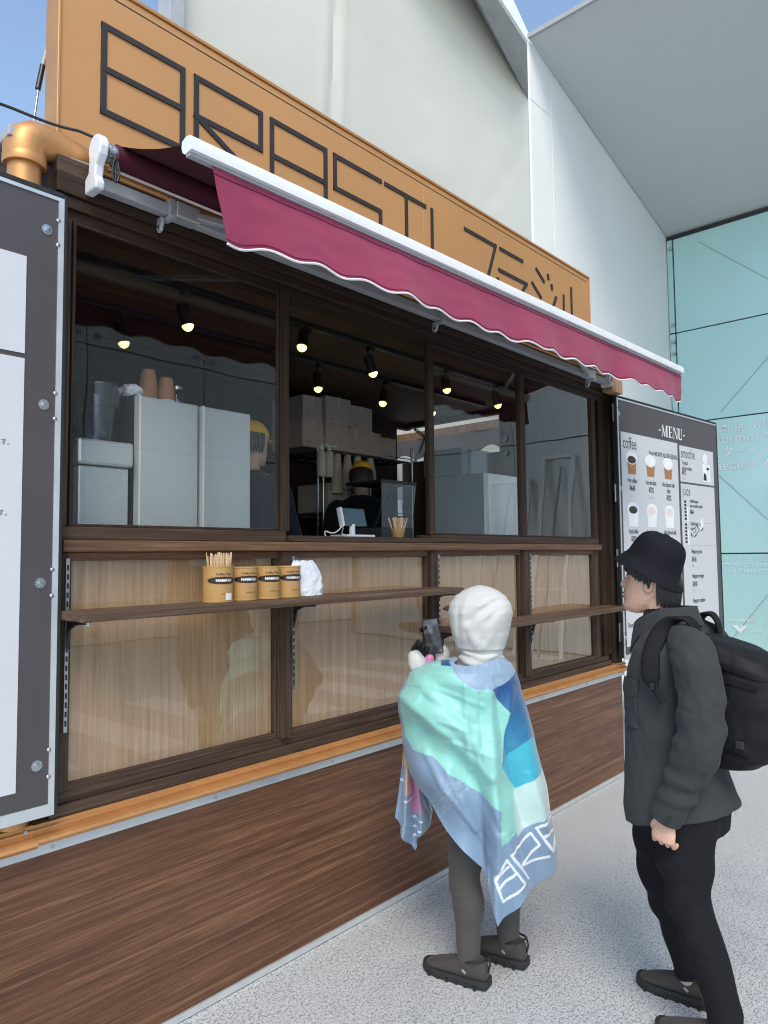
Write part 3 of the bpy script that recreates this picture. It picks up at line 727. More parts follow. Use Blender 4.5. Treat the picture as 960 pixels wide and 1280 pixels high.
# MENU in a high-contrast serif, drawn stroke by stroke
mz0, mz1 = 2.675, 2.772
def mst(x, w, z0=mz0, z1=mz1): poly([(x, z0), (x + w, z0), (x + w, z1), (x, z1)], 'heading', 'print_white', .0232)
def mserif(x, w, z): poly([(x - .010, z), (x + w + .010, z), (x + w + .010, z + .006), (x - .010, z + .006)], 'heading', 'print_white', .0236)
def mdiag(x0, z0, x1, z1, w): poly([(x0, z0), (x0 + w, z0), (x1 + w, z1), (x1, z1)], 'heading', 'print_white', .0240)
x = .745                                     # M
mst(x, .007); mst(x + .075, .022); mdiag(x + .036, mz0, x - .002, mz1, .020); mdiag(x + .040, mz0, x + .075, mz1, .006)
for a, b in ((0, .007), (.075, .022)): mserif(x + a, b, mz0)
mserif(x + .075, .022, mz1 - .006)
x = .870; mst(x, .022); mserif(x, .050, mz1 - .006); mserif(x, .050, mz0); mserif(x + .02, .02, .5 * (mz0 + mz1) - .003); mst(x + .055, .006, mz1 - .024, mz1); mst(x + .055, .006, mz0, mz0 + .024)
x = .955; mst(x, .007); mst(x + .064, .007); mdiag(x + .052, mz0, x - .002, mz1, .020); mserif(x, .007, mz0); mserif(x + .064, .007, mz1 - .006); mserif(x, .004, mz1 - .006)
x = 1.045; mst(x, .022, mz0 + .02, mz1); mst(x + .060, .007, mz0 + .02, mz1); mserif(x, .022, mz1 - .006); mserif(x + .060, .007, mz1 - .006)
poly([(x, mz0 + .0205)] + [(x + .0335 - .0335 * math.cos(t), mz0 + .0205 - .0225 * math.sin(t)) for t in [math.pi * k / 10 for k in range(1, 10)]] + [(x + .067, mz0 + .0205), (x + .060, mz0 + .0205)] + [(x + .041 - .019 * math.cos(t), mz0 + .0205 - .012 * math.sin(t)) for t in [math.pi * (1 - k / 8) for k in range(1, 8)]] + [(x + .022, mz0 + .0205)], 'heading', 'print_white', .0232)
mst(.690, .030, .5 * (mz0 + mz1) - .008, .5 * (mz0 + mz1) + .004); mst(1.135, .030, .5 * (mz0 + mz1) - .008, .5 * (mz0 + mz1) + .004)
rt('coffee', .085, 2.515, .135, sq=.66); rt('From MONTE ALEGRE BRASIL', .50, 2.495, .052, bold=.0012, sq=.75)
rt('smoothie', 1.075, 2.525, .125, sq=.58); rt('juice', 1.080, 2.195, .125, sq=.66)
names = [('Hot coffee', '¥648'), ('Hot cafe latte', '¥702'), ('Hot almond milk\nlatte', '¥702'), ('Iced coffee', '¥702'), ('Iced cafe latte', '¥702'), ('Iced almond milk', '¥756')]
for i in range(6):
    s = .215 + (i % 3) * .305; z = 2.40 if i < 3 else 2.00; hot = i < 3
    bod = [(s - .072, z + .01), (s - .058, z - .085), (s + .058, z - .085), (s + .072, z + .01)] if hot else [(s - .088, z + .06), (s - .066, z - .095), (s + .066, z - .095), (s + .088, z + .06)]
    poly(bod, 'cup_picture', 'cup_kraft' if hot else 'cup_white', .0250)
    disc(s, z + .045, .088, .052, 'cup_picture', 'cup_white', .0255)
    disc(s, z + (.030 if hot else .035), .066, .030, 'cup_picture', 'coffee_dark' if i % 3 == 0 else ('cup_white' if hot else 'milk_foam'), .0260)
    nm, pr = names[i]
    rt(nm, s, z - .150, .052, bold=.0014, sq=.62, align='CENTER'); rt(pr, s, z - (.215 if '\n' not in nm else .265), .062, bold=.0018, sq=.66, align='CENTER')
    if i in (1, 2): rt('(iced +54)', s, z - (.265 if i == 1 else .31), .026, sq=.7, align='CENTER', mat='print_mid')
rt('Tropical\nacai smoothie', 1.085, 2.465, .046, bold=.0012, sq=.75); rt('¥972', 1.085, 2.375, .055, bold=.0018, sq=.7); rt('(Mango)', 1.085, 2.335, .026, mat='print_mid')
disc(1.56, 2.55, .05, .05, 'bottle_picture', 'cup_white', .0250); poly([(1.50, 2.34), (1.66, 2.34), (1.66, 2.50), (1.50, 2.50)], 'bottle_picture', 'cup_white', .0249)
poly([(1.51, 2.35), (1.58, 2.35), (1.57, 2.405), (1.52, 2.42)], 'bottle_picture', 'print_black', .0254); disc(1.61, 2.46, .03, .012, 'bottle_picture', 'print_black', .0254)
for z in (2.055, 1.855):
    rt('HAMA banana\nacai smoothie original', 1.215, z + .08, .040, bold=.0012, sq=.72); rt('¥864', 1.215, z - .02, .050, bold=.0018, sq=.7)
    for k in range(6): poly([(1.105, z - .075 + k * .030), (1.145, z - .075 + k * .030), (1.145, z - .055 + k * .030), (1.105, z - .055 + k * .030)], 'bottle_picture', 'print_black', .0250)
    poly([(1.150, z - .09), (1.185, z - .09), (1.185, z + .04), (1.150, z + .04)], 'bottle_picture', 'cup_white', .0249)
    poly([(1.21, z - .10), (1.72, z - .10), (1.72, z - .097), (1.21, z - .097)], 'rule', 'print_mid', .0250)
for k, (nm, pr) in enumerate((('Maguary guava', '¥540'), ('Maguary mango', '¥540'), ('Maguary cashew', '¥540'))):
    rt(nm, 1.215, 1.690 - .215 * k, .050, bold=.0014, sq=.72); rt(pr, 1.215, 1.615 - .215 * k, .062, bold=.0018, sq=.7); rt('(Juice)', 1.215, 1.575 - .215 * k, .026, mat='print_mid')
rt('Maguary passion fruit', 1.215, 1.045 + .0, .050, bold=.0014, sq=.72); rt('Regular coffee beans', .085, 1.275, .058, bold=.0012, sq=.72); rt('Regular coffee beans', .085, 1.125, .058, bold=.0012, sq=.72)
st_ = rput(MB().prism([(1.235, 1.875), (1.46, 2.010), (1.475, 1.935), (1.25, 1.800)][::-1], rf, .0262, .0272), 'sticker', 'print_white')
ux = (rf(1.46, 2.010, 0) - rf(1.235, 1.875, 0)).normalized(); uz = Vector((0, 0, 1)); uz = (uz - ux * uz.dot(ux)).normalized()
o = text_mesh('入荷待ち', .050, 'print_black', 'lettering', None, rf(1.256, 1.846, .0285), ux, uz, 'LEFT', .0006, .95); o.parent = RB; o.matrix_parent_inverse = RI
o = text_mesh('Waiting for stock', .026, 'print_black', 'lettering', None, rf(1.262, 1.818, .0285), ux, uz, 'LEFT', .0008, .85); o.parent = RB; o.matrix_parent_inverse = RI
# --- left board: notice sheets
lput(lrect(.128, 1.70, 2.352, 2.668, .0225, .0245), 'sheet', 'sheet_white')
lput(lrect(.128, 1.70, .985, 2.336, .0225, .0245), 'sheet', 'sheet_white')
def lt(body, s, z, size, align='RIGHT'):
    o = text_mesh(body, size, 'print_grey', 'lettering', None, lf(s, z, .0252), (1, 0, 0), (0, 0, 1), align, 0, .9); o.parent = LB; o.matrix_parent_inverse = LI
lt('ブラジルの味をお届けしています。', .155, 2.055, .022); lt('一杯ずつ丁寧にお淹れします。', .158, 1.835, .022)
lt('coffee', 1.5, 2.5, .12, 'LEFT'); lt('ごゆっくりお楽しみください。', .5, 1.6, .03)
# ================================================================ INTERIOR OF THE KIOSK
def TH(name, label, cat, loc, group=None):
    o = thing(name, label, cat, group, loc); I = Matrix.Translation(-Vector(loc))
    def put(mb, nm, mat, parent=None, **k):
        q = mb.build(nm, mat, None, **k); q.parent = parent or o
        if not parent: q.matrix_parent_inverse = I
        return q
    return o, put
# back work counter on which the machines stand
o, put = TH('work_counter', 'dark steel work counter running along the serving windows inside', 'counter', (3, .5, .8))
put(MB().box(1.06, 4.92, .345, .80, 1.56, 1.60), 'top', 'stainless', bevel=.004)
put(MB().box(1.10, 4.88, .40, .78, .801, 1.558), 'cabinet', 'fridge_dark')
# track lights
spots = [(1.82, .5, 2.77, 10, 'left-hand window near the steel refrigerators'), (2.52, .5, 2.82, -20, 'open hatch beside the post'), (3.10, .5, 2.78, 14, 'open hatch above the drink dispenser'),
         (3.83, .5, 2.80, 0, 'window beside the pale refrigerator'), (4.46, .5, 2.79, 12, 'end of the front track'), (1.76, 1.0, 2.78, 8, 'the clear plastic bucket'),
         (3.10, 1.0, 2.77, -6, 'the white cartons, left end'), (3.72, 1.0, 2.77, -22, 'the white cartons, right end'), (4.30, 1.0, 2.78, 6, 'the scalloped rear valance')]
for y, nm in ((.5, 'front'), (1.0, 'rear')):
    tag(MB().box(1.2, 5.0, y - .018, y + .018, 2.955, 2.984).build('light_track', 'black_metal', bevel=.002), 'black lighting track on the kiosk ceiling, ' + ('the one nearer the serving windows' if y < .8 else 'the one nearer the back wall'), 'light track')
for (x, y, z, tl, wh) in spots:
    o, put = TH('spotlight', 'small black cylinder spotlight with warm round bulb by ' + wh if 'track' in wh or 'window' in wh or 'hatch' in wh else 'small black cylinder spotlight with warm round bulb above ' + wh, 'spotlight', (x, y, 2.955), 'track spotlights')
    d = Vector((math.sin(R_(tl)), -.18, -1)).normalized(); b = Vector((x, y, z)); t = b - d * .13
    put(MB().cyl((t.x, t.y, 2.957), t + Vector((0, 0, -.01)), .006, n=8), 'stem', 'black_metal')
    put(MB().box(t.x - .02, t.x + .02, y - .016, y + .016, 2.93, 2.957), 'adapter', 'black_metal')
    put(MB().tube([t, t + d * .004, t + d * .105, t + d * .108], [.024, .030, .030, .027], n=20), 'housing', 'black_metal', smooth=True)
    pts = []; rr = []
    for k in range(9):
        a = k / 8 * math.pi / 2; pts.append(t + d * (.100 + .034 * math.sin(a))); rr.append(max(.001, .0285 * math.cos(a)))
    put(MB().tube(pts, rr, n=20), 'lamp', 'bulb', smooth=True)
# machines in the left window
o, put = TH('ice_machine', 'stainless ice machine with overhanging lid standing left of the refrigerators', 'ice machine', (1.33, .5, 1.6))
put(MB().box(1.215, 1.42, .30, .68, 1.601, 2.06), 'body', 'stainless', bevel=.006)
put(MB().box(1.205, 1.435, .285, .70, 2.064, 2.165), 'lid', 'stainless', bevel=.012)
put(MB().box(1.202, 1.2145, .31, .66, 1.605, 2.05), 'side_panel', 'fridge_dark')
put(MB().add([(1.235, .2985, 1.815), (1.29, .2985, 1.815), (1.29, .2985, 1.835), (1.235, .2985, 1.835)], [(0, 1, 2, 3)]), 'rating_plate', 'print_white', fix=False)
for (x0, x1, lab) in ((1.465, 1.745, 'tall stainless refrigerator with paper cups stacked on top'), (1.77, 2.03, 'tall stainless refrigerator with nothing on top, beside the capped worker')):
    o, put = TH('refrigerator', lab, 'refrigerator', ((x0 + x1) / 2, .55, .8))
    put(MB().box(x0, x1, .335, .85, .802, 2.375), 'body', 'fridge_dark', bevel=.004)
    put(MB().box(x0 + .002, x1 - .002, .30, .333, .83, 2.37), 'door', 'stainless', bevel=.004)
    put(MB().box(x0 - .002, x0 + .006, .297, .34, .83, 2.372), 'edge_trim', 'white_paint', bevel=.001)
o = thing('plastic_bucket', 'clear ribbed plastic bucket standing on the ice machine', 'bucket', loc=(1.36, .46, 2.166))
pb_ = MB().lathe([(.001, 0), (.078, 0), (.080, .004), (.096, .150), (.108, .152), (.122, .235), (.126, .238), (.126, .244), (.120, .244), (.106, .156), (.093, .152), (.077, .008), (.001, .006)], (0, 0, 0), n=36).build('bucket_wall', 'clear_plastic', o, smooth=True)
cs = [((1.57, .42), 5, 'taller'), ((1.645, .40), 3, 'shorter')]
for (c, n, w_) in cs:
    o, put = TH('cup_stack', 'stack of upturned brown paper cups on the refrigerator, the %s of two' % w_, 'cups', (c[0], c[1], 2.376))
    for k in range(n):
        z0 = 2.376 + k * .014
        put(MB().lathe([(.040, z0), (.0405, z0 + .004), (.028, z0 + .085), (.026, z0 + .085), (.026, z0 + .080)], (c[0], c[1], 0), n=24), 'cup', 'cup_kraft' if k else 'cup_white', smooth=True)
def crumple(name, label, cat, c, r, mat, sd, sz=1.0):
    rows = []
    for i in range(17):
        th = math.pi * i / 16; row = []
        for j in range(28):
            ph = 2 * math.pi * j / 28; d = Vector((math.sin(th) * math.cos(ph), math.sin(th) * math.sin(ph), math.cos(th)))
            q = r * (1 + .30 * noise.noise(d * 2.2 + Vector((sd, 0, 0))) + .14 * noise.noise(d * 6 + Vector((0, sd, 0))))
            p = Vector((d.x * q, d.y * q, d.z * q * sz)); p.z = max(p.z, -r * .55 * sz); row.append(tuple(p + Vector(c)))
        rows.append(row)
    return tag(MB().grid(rows, closed=True).build(name, mat, smooth=False, fix=True), label, cat)
crumple('plastic_bag', 'crumpled clear plastic bag lying on the refrigerator beside the cups', 'bag', (1.49, .42, 2.405), .05, 'cup_white', 3.1, .7)
o, put = TH('coffee_jar', 'small glass jar on the refrigerator right of the stacked cups', 'jar', (1.71, .42, 2.376))
put(MB().lathe([(.001, 0), (.03, 0), (.032, .01), (.032, .06), (.024, .07), (.024, .075)], (1.71, .42, 2.376), n=20), 'jar_wall', 'clear_plastic', smooth=True); put(MB().lathe([(.026, 0), (.026, .014), (.001, .015)], (1.71, .42, 2.452), n=20), 'lid', 'steel', smooth=True)
# till, straws, dispenser at the open hatch
o, put = TH('payment_terminal', 'white payment terminal with dark tablet on the hatch counter', 'terminal', (2.56, .14, 1.79))
put(MB().box(2.46, 2.66, .09, .22, 1.7905, 1.805), 'base', 'white_plastic', bevel=.005)
put(MB().cyl((2.56, .16, 1.80), (2.56, .16, 1.86), .016, n=14), 'stand', 'white_plastic', smooth=True)
rt_ = Matrix.Rotation(R_(-14), 3, 'X') @ Matrix.Rotation(R_(0), 3, 'Z')
put(MB().obox((2.575, .165, 1.895), (.17, .012, .095), rt_), 'tablet', 'teal_cabinet', bevel=.004)
put(MB().obox((2.485, .165, 1.895), (.014, .03, .098), rt_), 'reader', 'white_plastic', bevel=.003)
cb = [(2.32 + .16 * t, .10 + .03 * math.sin(9 * t), 1.795 + .035 * math.sin(t * math.pi) * (1 + .5 * math.sin(14 * t))) for t in [k / 30 for k in range(31)]]
tag(MB().tube(cb, .0035, n=6).build('charging_cable', 'white_plastic', smooth=True), 'loose white charging cable looping on the hatch counter', 'cable')
o, put = TH('straw_cup', 'short kraft cup packed with wooden stirrers on the hatch counter', 'cup', (2.845, .10, 1.79))
put(MB().lathe([(.030, 0), (.032, .002), (.040, .050), (.036, .050), (.030, .004)], (2.845, .10, 1.7905), n=24), 'cup_wall', 'kraft', smooth=True)
for k in range(34):
    a = random.uniform(0, 6.28); r = .032 * math.sqrt(random.random())
    p0 = Vector((2.845 + r * .7 * math.cos(a), .10 + r * .7 * math.sin(a), 1.797)); p1 = Vector((2.845 + r * 1.65 * math.cos(a), .10 + r * 1.65 * math.sin(a), 1.895 + random.uniform(-.004, .006)))
    put(MB().bar(p0, p1, .006, .0016, up=(math.cos(a * 3), math.sin(a * 3), .2)), 'stirrer', 'birch')
o, put = TH('drink_dispenser', 'clear boxy drink dispenser with black lid behind the stirrers', 'dispenser', (3.12, .38, 1.6))
put(MB().box(2.98, 3.26, .34, .60, 1.601, 1.86), 'base', 'fridge_dark', bevel=.008)
tk = MB(); rows = []
for (z, e) in ((1.861, 0), (1.93, .004), (2.10, .018), (2.115, .018)):
    rows.append([(2.985 - e, .345 - e, z), (3.255 + e, .345 - e, z), (3.255 + e, .595 + e, z), (2.985 - e, .595 + e, z)])
tk.grid(rows, closed=True); put(tk, 'tank', 'clear_plastic'); put(MB().box(2.962, 3.278, .322, .618, 2.116, 2.135), 'lid', 'black_metal', bevel=.004)
put(MB().cyl((3.06, .47, 1.87), (3.17, .47, 2.10), .008, n=8), 'paddle', 'black_metal'); put(MB().box(3.08, 3.16, .333, .339, 1.72, 1.79), 'label_plate', 'print_white')
# cartons on the wire shelf
o, put = TH('wire_rack', 'chrome wire rack against the back wall carrying white cartons', 'rack', (4.0, 1.75, .8))
for x in (3.62, 4.66):
    for y in (1.52, 2.02): put(MB().cyl((x, y, .801), (x, y, 2.62), .012, n=10), 'post', 'steel', smooth=True)
for z in (2.49, 2.02, 1.5):
    for y in (1.52, 2.02): put(MB().cyl((3.62, y, z), (4.66, y, z), .007, n=8), 'shelf_edge', 'steel'); put(MB().cyl((3.62, y, z + .03), (4.66, y, z + .03), .004, n=8), 'shelf_edge', 'steel')
    w_ = MB()
    for k in range(40): w_.cyl((3.63 + k * .0262, 1.52, z + .008), (3.63 + k * .0262, 2.02, z + .008), .0025, n=5)
    q = put(w_, 'shelf_wires', 'steel'); q['kind'] = 'stuff'
bi = 0
for (x0, wd, y0, z0, ht) in ((3.40, .21, 1.50, 2.501, .20), (3.615, .24, 1.48, 2.501, .20), (3.86, .17, 1.49, 2.501, .19), (4.035, .22, 1.50, 2.501, .19), (4.26, .20, 1.52, 2.501, .17),
                             (3.42, .20, 1.52, 2.702, .19), (3.625, .27, 1.49, 2.702, .21), (3.90, .25, 1.50, 2.692, .19), (3.66, .22, 1.50, 2.031, .22), (3.89, .22, 1.51, 2.031, .21), (3.72, .24, 1.50, 1.511, .30), (3.98, .26, 1.5, 1.511, .28)):
    lv = {2.501: 'lower row on the rack top', 2.702: 'upper row on the rack top', 2.692: 'upper row on the rack top', 2.031: 'middle rack shelf', 1.511: 'lowest rack shelf'}[z0]
    nb = ['at the wall end', 'second from the wall end', 'between two wider cartons', 'second from the right', 'at the right end', 'at the wall end', 'the widest one', 'at the right end', 'behind the hanging bags', 'right of the bagged one', 'the taller one', 'the lower one'][bi]; bi += 1
    o, put = TH('carton', 'off-white taped carton, %s, %s' % (lv, nb), 'carton', (x0 + wd / 2, y0 + .2, z0), 'white cartons on the rack')
    put(MB().box(x0, x0 + wd - .006, y0, y0 + .36, z0, z0 + ht), 'box', 'carton', bevel=.004)
    put(MB().box(x0 + wd / 2 - .022, x0 + wd / 2 + .016, y0 - .0012, y0 + .02, z0 + ht - .07, z0 + ht + .0012), 'tape_strip', 'tape')
    put(MB().add([(x0 + .03, y0 - .001, z0 + .03), (x0 + .08, y0 - .001, z0 + .03), (x0 + .08, y0 - .001, z0 + .045), (x0 + .03, y0 - .001, z0 + .045)], [(0, 1, 2, 3)]), 'printing', 'print_mid', fix=False)
for k, (x, wd, hh, mt_) in enumerate(((3.72, .10, .30, 'cream'), (3.83, .10, .26, 'carton'), (3.94, .11, .28, 'cream'), (4.08, .12, .24, 'carton'))):
    rows = []
    for i in range(12):
        s = i / 11; rows.append([(x + wd * .5 * math.cos(a) * (.35 + .65 * math.sin(min(1, s * 1.6) * 1.57)) * (1 + .1 * math.sin(3 * a + k)), 1.47 + .03 * math.sin(a), 2.47 - hh * s) for a in [2 * math.pi * j / 16 for j in range(16)]])
    tag(MB().grid(rows, closed=True).build('hanging_bag', mt_, smooth=True), ['slim cream', 'short brown', 'wide cream', 'stubby brown'][k] + ' cloth bag hanging below the rack top', 'bag', 'bags hanging from the rack')
for k in range(2):
    x = 3.40 + k * .075
    o, put = TH('spray_bottle', 'white spray bottle hung at the rack end, ' + ('the one by the wall' if k == 0 else 'the one by the rack post'), 'bottle', (x, 1.30, 2.26), 'hanging spray bottles')
    put(MB().lathe([(.030, 0), (.034, .006), (.034, .16), (.028, .18), (.012, .195)], (x, 1.30, 2.26), n=20), 'bottle_wall', 'carton', smooth=True)
    put(MB().lathe([(.014, 0), (.014, .02), (.010, .03)], (x, 1.30, 2.455), n=14), 'cap', 'white_plastic', smooth=True); put(MB().bar((x, 1.30, 2.485), (x + .01, 1.24, 2.478), .016, .018), 'trigger', 'white_plastic')
tag(MB().cyl((3.42, 1.36, .801), (3.42, 1.36, 2.50), .009, n=10).build('mop_pole', 'steel'), 'thin chrome pole standing in front of the rack end', 'pole')
tag(MB().box(2.36, 2.62, .95, 1.10, 1.601, 1.86).build('receipt_printer', 'fridge_dark', bevel=.01), 'dark grey till printer on the counter behind the post', 'printer')
# right-hand window: pale refrigerator and dark cabinet
o, put = TH('pale_refrigerator', 'mint white refrigerator with dark blue sides beside the end window', 'refrigerator', (4.2, .55, .8))
put(MB().box(4.02, 4.42, .345, .80, .802, 2.255), 'body', 'teal_cabinet', bevel=.004); put(MB().box(4.022, 4.418, .305, .343, .84, 2.25), 'door', 'white_paint', bevel=.004)
put(MB().box(4.015, 4.021, .305, .345, .84, 2.25), 'edge_trim', 'white_paint')
o, put = TH('display_case', 'dark blue cabinet with a clear glazed front standing on the pale refrigerator', 'display case', (4.15, .6, 2.256))
put(MB().box(3.98, 4.30, .50, .84, 2.257, 2.445), 'body', 'teal_cabinet', bevel=.003); put(MB().box(4.05, 4.30, .47, .499, 2.262, 2.44), 'front_pane', 'clear_plastic'); put(MB().box(4.03, 4.31, .46, .498, 2.2405, 2.2615), 'lip', 'fridge_dark')
for k, (x0, x1, z1) in enumerate(((5.50, 5.60, 2.45), (5.62, 5.98, 2.30), (6.0, 6.08, 2.55))):
    pass
# leaning frame outside the end window
o, put = TH('leaning_frame', 'pale grey empty frame leaning against the panel wall behind the kiosk', 'frame', (6.3, 2.7, 0))
fr = [((5.9, 2.62, .0), (6.0, 2.86, 2.3)), ((6.7, 2.62, .0), (6.75, 2.86, 2.3))]
for a, b in fr: put(MB().bar(a, b, .07, .04), 'upright', 'white_paint')
put(MB().bar((6.0, 2.86, 2.3), (6.75, 2.86, 2.3), .07, .04), 'top_bar', 'white_paint'); put(MB().bar((5.94, 2.70, .8), (6.72, 2.70, .8), .06, .03), 'cross_bar', 'white_paint'); put(MB().add([(5.93, 2.66, .1), (6.70, 2.66, .1), (6.74, 2.87, 2.25), (6.0, 2.87, 2.25)], [(0, 1, 2, 3)]), 'infill', 'beam_grey', fix=False)

# ================================================================ ON THE SHELF
plain('label_black', (.03, .016, .010), rough=.5)
tins = ((1.572, -.105, 'tin holding a bunch of wooden stirrers'), (1.694, -.098, 'tin next to the stirrer tin'), (1.812, -.094, 'tin third along from the stirrers'), (1.926, -.090, 'tin beside the crumpled white bag'))
for k, (x, y, lb) in enumerate(tins):
    o, put = TH('paper_tin', 'round kraft coffee ' + lb + ' on the shelf', 'tin', (x, y, 1.5305), 'kraft tins on the shelf')
    z0 = 1.5305; r = .056 if k == 0 else .0535; h = .135 if k == 0 else .13
    put(MB().lathe([(r - .001, 0), (r + .0015, .001), (r + .0015, .005), (r, .006), (r, h - .006), (r + .0015, h - .005), (r + .0015, h), (r - .004, h), (r - .004, h - .03 if k == 0 else h - .003)], (x, y, z0), n=40, cap1=True), 'can_wall', 'kraft', smooth=True)
    def wrap(a0, a1, zc, hz, nm, mat, off):
        rows = []; n = 20
        for j in range(-8, 9):
            v = j / 8; half = math.sqrt(max(0, 1 - v * v))
            rows.append([(x + (r + off) * math.cos((a0 + a1) / 2 + (a1 - a0) / 2 * half * u), y + (r + off) * math.sin((a0 + a1) / 2 + (a1 - a0) / 2 * half * u), zc + hz * v) for u in [q / 10 - 1 for q in range(21)]])
        return put(MB().grid(rows), nm, mat, fix=False, smooth=True)
    fa = R_(-100)     # label faces the customer
    wrap(fa - 1.15, fa + 1.15, z0 + .082, .0145, 'brand_oval', 'label_black', .0012)
    def wt(body, ang, zc, size, mat, bold=0):
        o2 = text_mesh(body, size, mat, 'lettering', None, (0, 0, 0), (1, 0, 0), (0, 0, 1), 'CENTER', bold, 1.0)
        for v in o2.data.vertices:
            a = ang + v.co.x / r; v.co = (x + (r + .0019) * math.cos(a), y + (r + .0019) * math.sin(a), zc + v.co.z)
        o2.parent = o; o2.matrix_parent_inverse = Matrix.Translation(-Vector(o.location))
    wt('HAMAYA', fa, z0 + .077, .0155, 'print_white', .0004); wt('Coffee Time', fa, z0 + .102, .012, 'label_black', .0002); wt('coffee roaster since 1965', fa, z0 + .052, .0048, 'print_mid'); wt('HAMAYA COFFEE', fa + .2, z0 + .030, .006, 'label_black')
    if k == 0:
        for i in range(46):
            a = random.uniform(0, 6.28); q = (r - .008) * math.sqrt(random.random())
            p0 = Vector((x + q * .9 * math.cos(a), y + q * .9 * math.sin(a), z0 + .06)); p1 = Vector((x + q * 1.12 * math.cos(a) - .004, y + q * 1.12 * math.sin(a), z0 + .178 + random.uniform(-.008, .010)))
            put(MB().bar(p0, p1, .0055, .0018, up=(math.cos(a * 5), math.sin(a * 5), .1)), 'stirrer', 'birch')
        rows = [[(x + (r + .0022) * math.cos(R_(d)), y + (r + .0022) * math.sin(R_(d)), zz) for d in range(-95, -60, 5)] for zz in (z0 + .008, z0 + .034)]
        put(MB().grid(rows), 'price_sticker', 'print_white', fix=False)
# crumpled white bag of sachets at the end of the row
plain('bag_white', (.78, .82, .88), rough=.35, var=.04)
rows = []
for i in range(15):
    v = i / 14; row = []
    for j in range(30):
        a = 2 * math.pi * j / 30; d = Vector((math.cos(a), math.sin(a), v * 2))
        f = (1 - .35 * v ** 2) * (1 + .16 * noise.noise(d * 2.3) + .10 * noise.noise(d * 5.5 + Vector((4, 0, 0))))
        row.append((2.045 + .080 * math.cos(a) * f * (1 + .25 * math.sin(v * 3)) - .02 * v, -.078 + .038 * math.sin(a) * f * (1 - .6 * v), 1.5315 + .150 * v + .012 * noise.noise(d * 3 + Vector((9, 1, 2))) * v))
    rows.append(row)
o = tag(MB().grid(rows, closed=True).build('sachet_bag', 'bag_white'), 'crumpled white plastic bag of sachets standing beside the last kraft tin', 'bag')
# ================================================================ PEOPLE
plain('skin', (.68, .41, .30), rough=.5, var=.07, scale=18)
plain('skin_pale', (.60, .36, .28), rough=.5, var=.06, scale=18)
plain('hair_black', (.012, .010, .010), rough=.42, var=.4, scale=60)
plain('lip', (.36, .13, .115), rough=.45)
plain('eye_dark', (.02, .014, .012), rough=.2)
def cloth(name, col, rough=.85, wr=.35, wscale=7.0, stretch=(1, 1, 1), weave=900, var=.1, sheen=.1):
    m, nt, b = new_mat(name)
    v = coords(nt, stretch)
    n = N(nt, 'TexNoise', Scale=wscale, Detail=2.0, Roughness=.45, Distortion=.6); nt.links.new(v, n.inputs['Vector'])
    v2 = coords(nt); n2 = N(nt, 'TexNoise', Scale=weave, Detail=2.0); nt.links.new(v2, n2.inputs['Vector'])
    r = ramp(nt, n2.outputs[0], [(.3, tuple(c * (1 - var) for c in col)), (.7, tuple(c * (1 + var) for c in col))]); nt.links.new(r.outputs[0], b.inputs['Base Color'])
    b.inputs['Roughness'].default_value = rough; b.inputs['Sheen Weight'].default_value = sheen; b.inputs['Specular IOR Level'].default_value = .25
    b1 = N(nt, 'Bump'); b1.inputs['Strength'].default_value = wr; b1.inputs['Distance'].default_value = .03; 
    sb = N(nt, 'Math', operation='SUBTRACT'); sb.inputs[1].default_value = .5; nt.links.new(n.outputs[0], sb.inputs[0])
    ab = N(nt, 'Math', operation='ABSOLUTE'); nt.links.new(sb.outputs[0], ab.inputs[0])
    pw_ = N(nt, 'Math', operation='POWER'); pw_.inputs[1].default_value = .85; nt.links.new(ab.outputs[0], pw_.inputs[0]); nt.links.new(pw_.outputs[0], b1.inputs['Height'])
    b2 = N(nt, 'Bump'); b2.inputs['Strength'].default_value = .12; b2.inputs['Distance'].default_value = .001; nt.links.new(n2.outputs[0], b2.inputs['Height'])
    nt.links.new(b1.outputs[0], b2.inputs['Normal']); nt.links.new(b2.outputs[0], b.inputs['Normal'])
cloth('jacket_charcoal', (.040, .044, .047), wr=.42, wscale=6, stretch=(1.3, 1.3, .8), sheen=.05)
cloth('jacket_seam', (.030, .034, .038), wr=.2)
cloth('trousers_black', (.0095, .0095, .0125), wr=.45, wscale=6, stretch=(1, 1, 1.2), sheen=0)
cloth('hat_felt', (.0065, .0075, .011), wr=.10, wscale=14, weave=400, var=.35, sheen=0)
cloth('backpack_nylon', (.0095, .0088, .010), rough=.6, wr=.6, wscale=5, sheen=0)
cloth('strap_black', (.008, .008, .009), rough=.7, wr=.05, sheen=0)
cloth('knit_black', (.009, .009, .010), wr=.1)
cloth('leggings_grey', (.075, .068, .066), wr=.12, wscale=10)
cloth('hood_white', (.58, .58, .565), wr=.22, wscale=5, var=.03)
cloth('shoe_knit', (.060, .054, .052), wr=.05, weave=500)
cloth('apron_navy', (.012, .016, .026), wr=.3)
cloth('shirt_pale', (.42, .42, .46), wr=.3)
plain('shoe_sole', (.022, .021, .022), rough=.7)

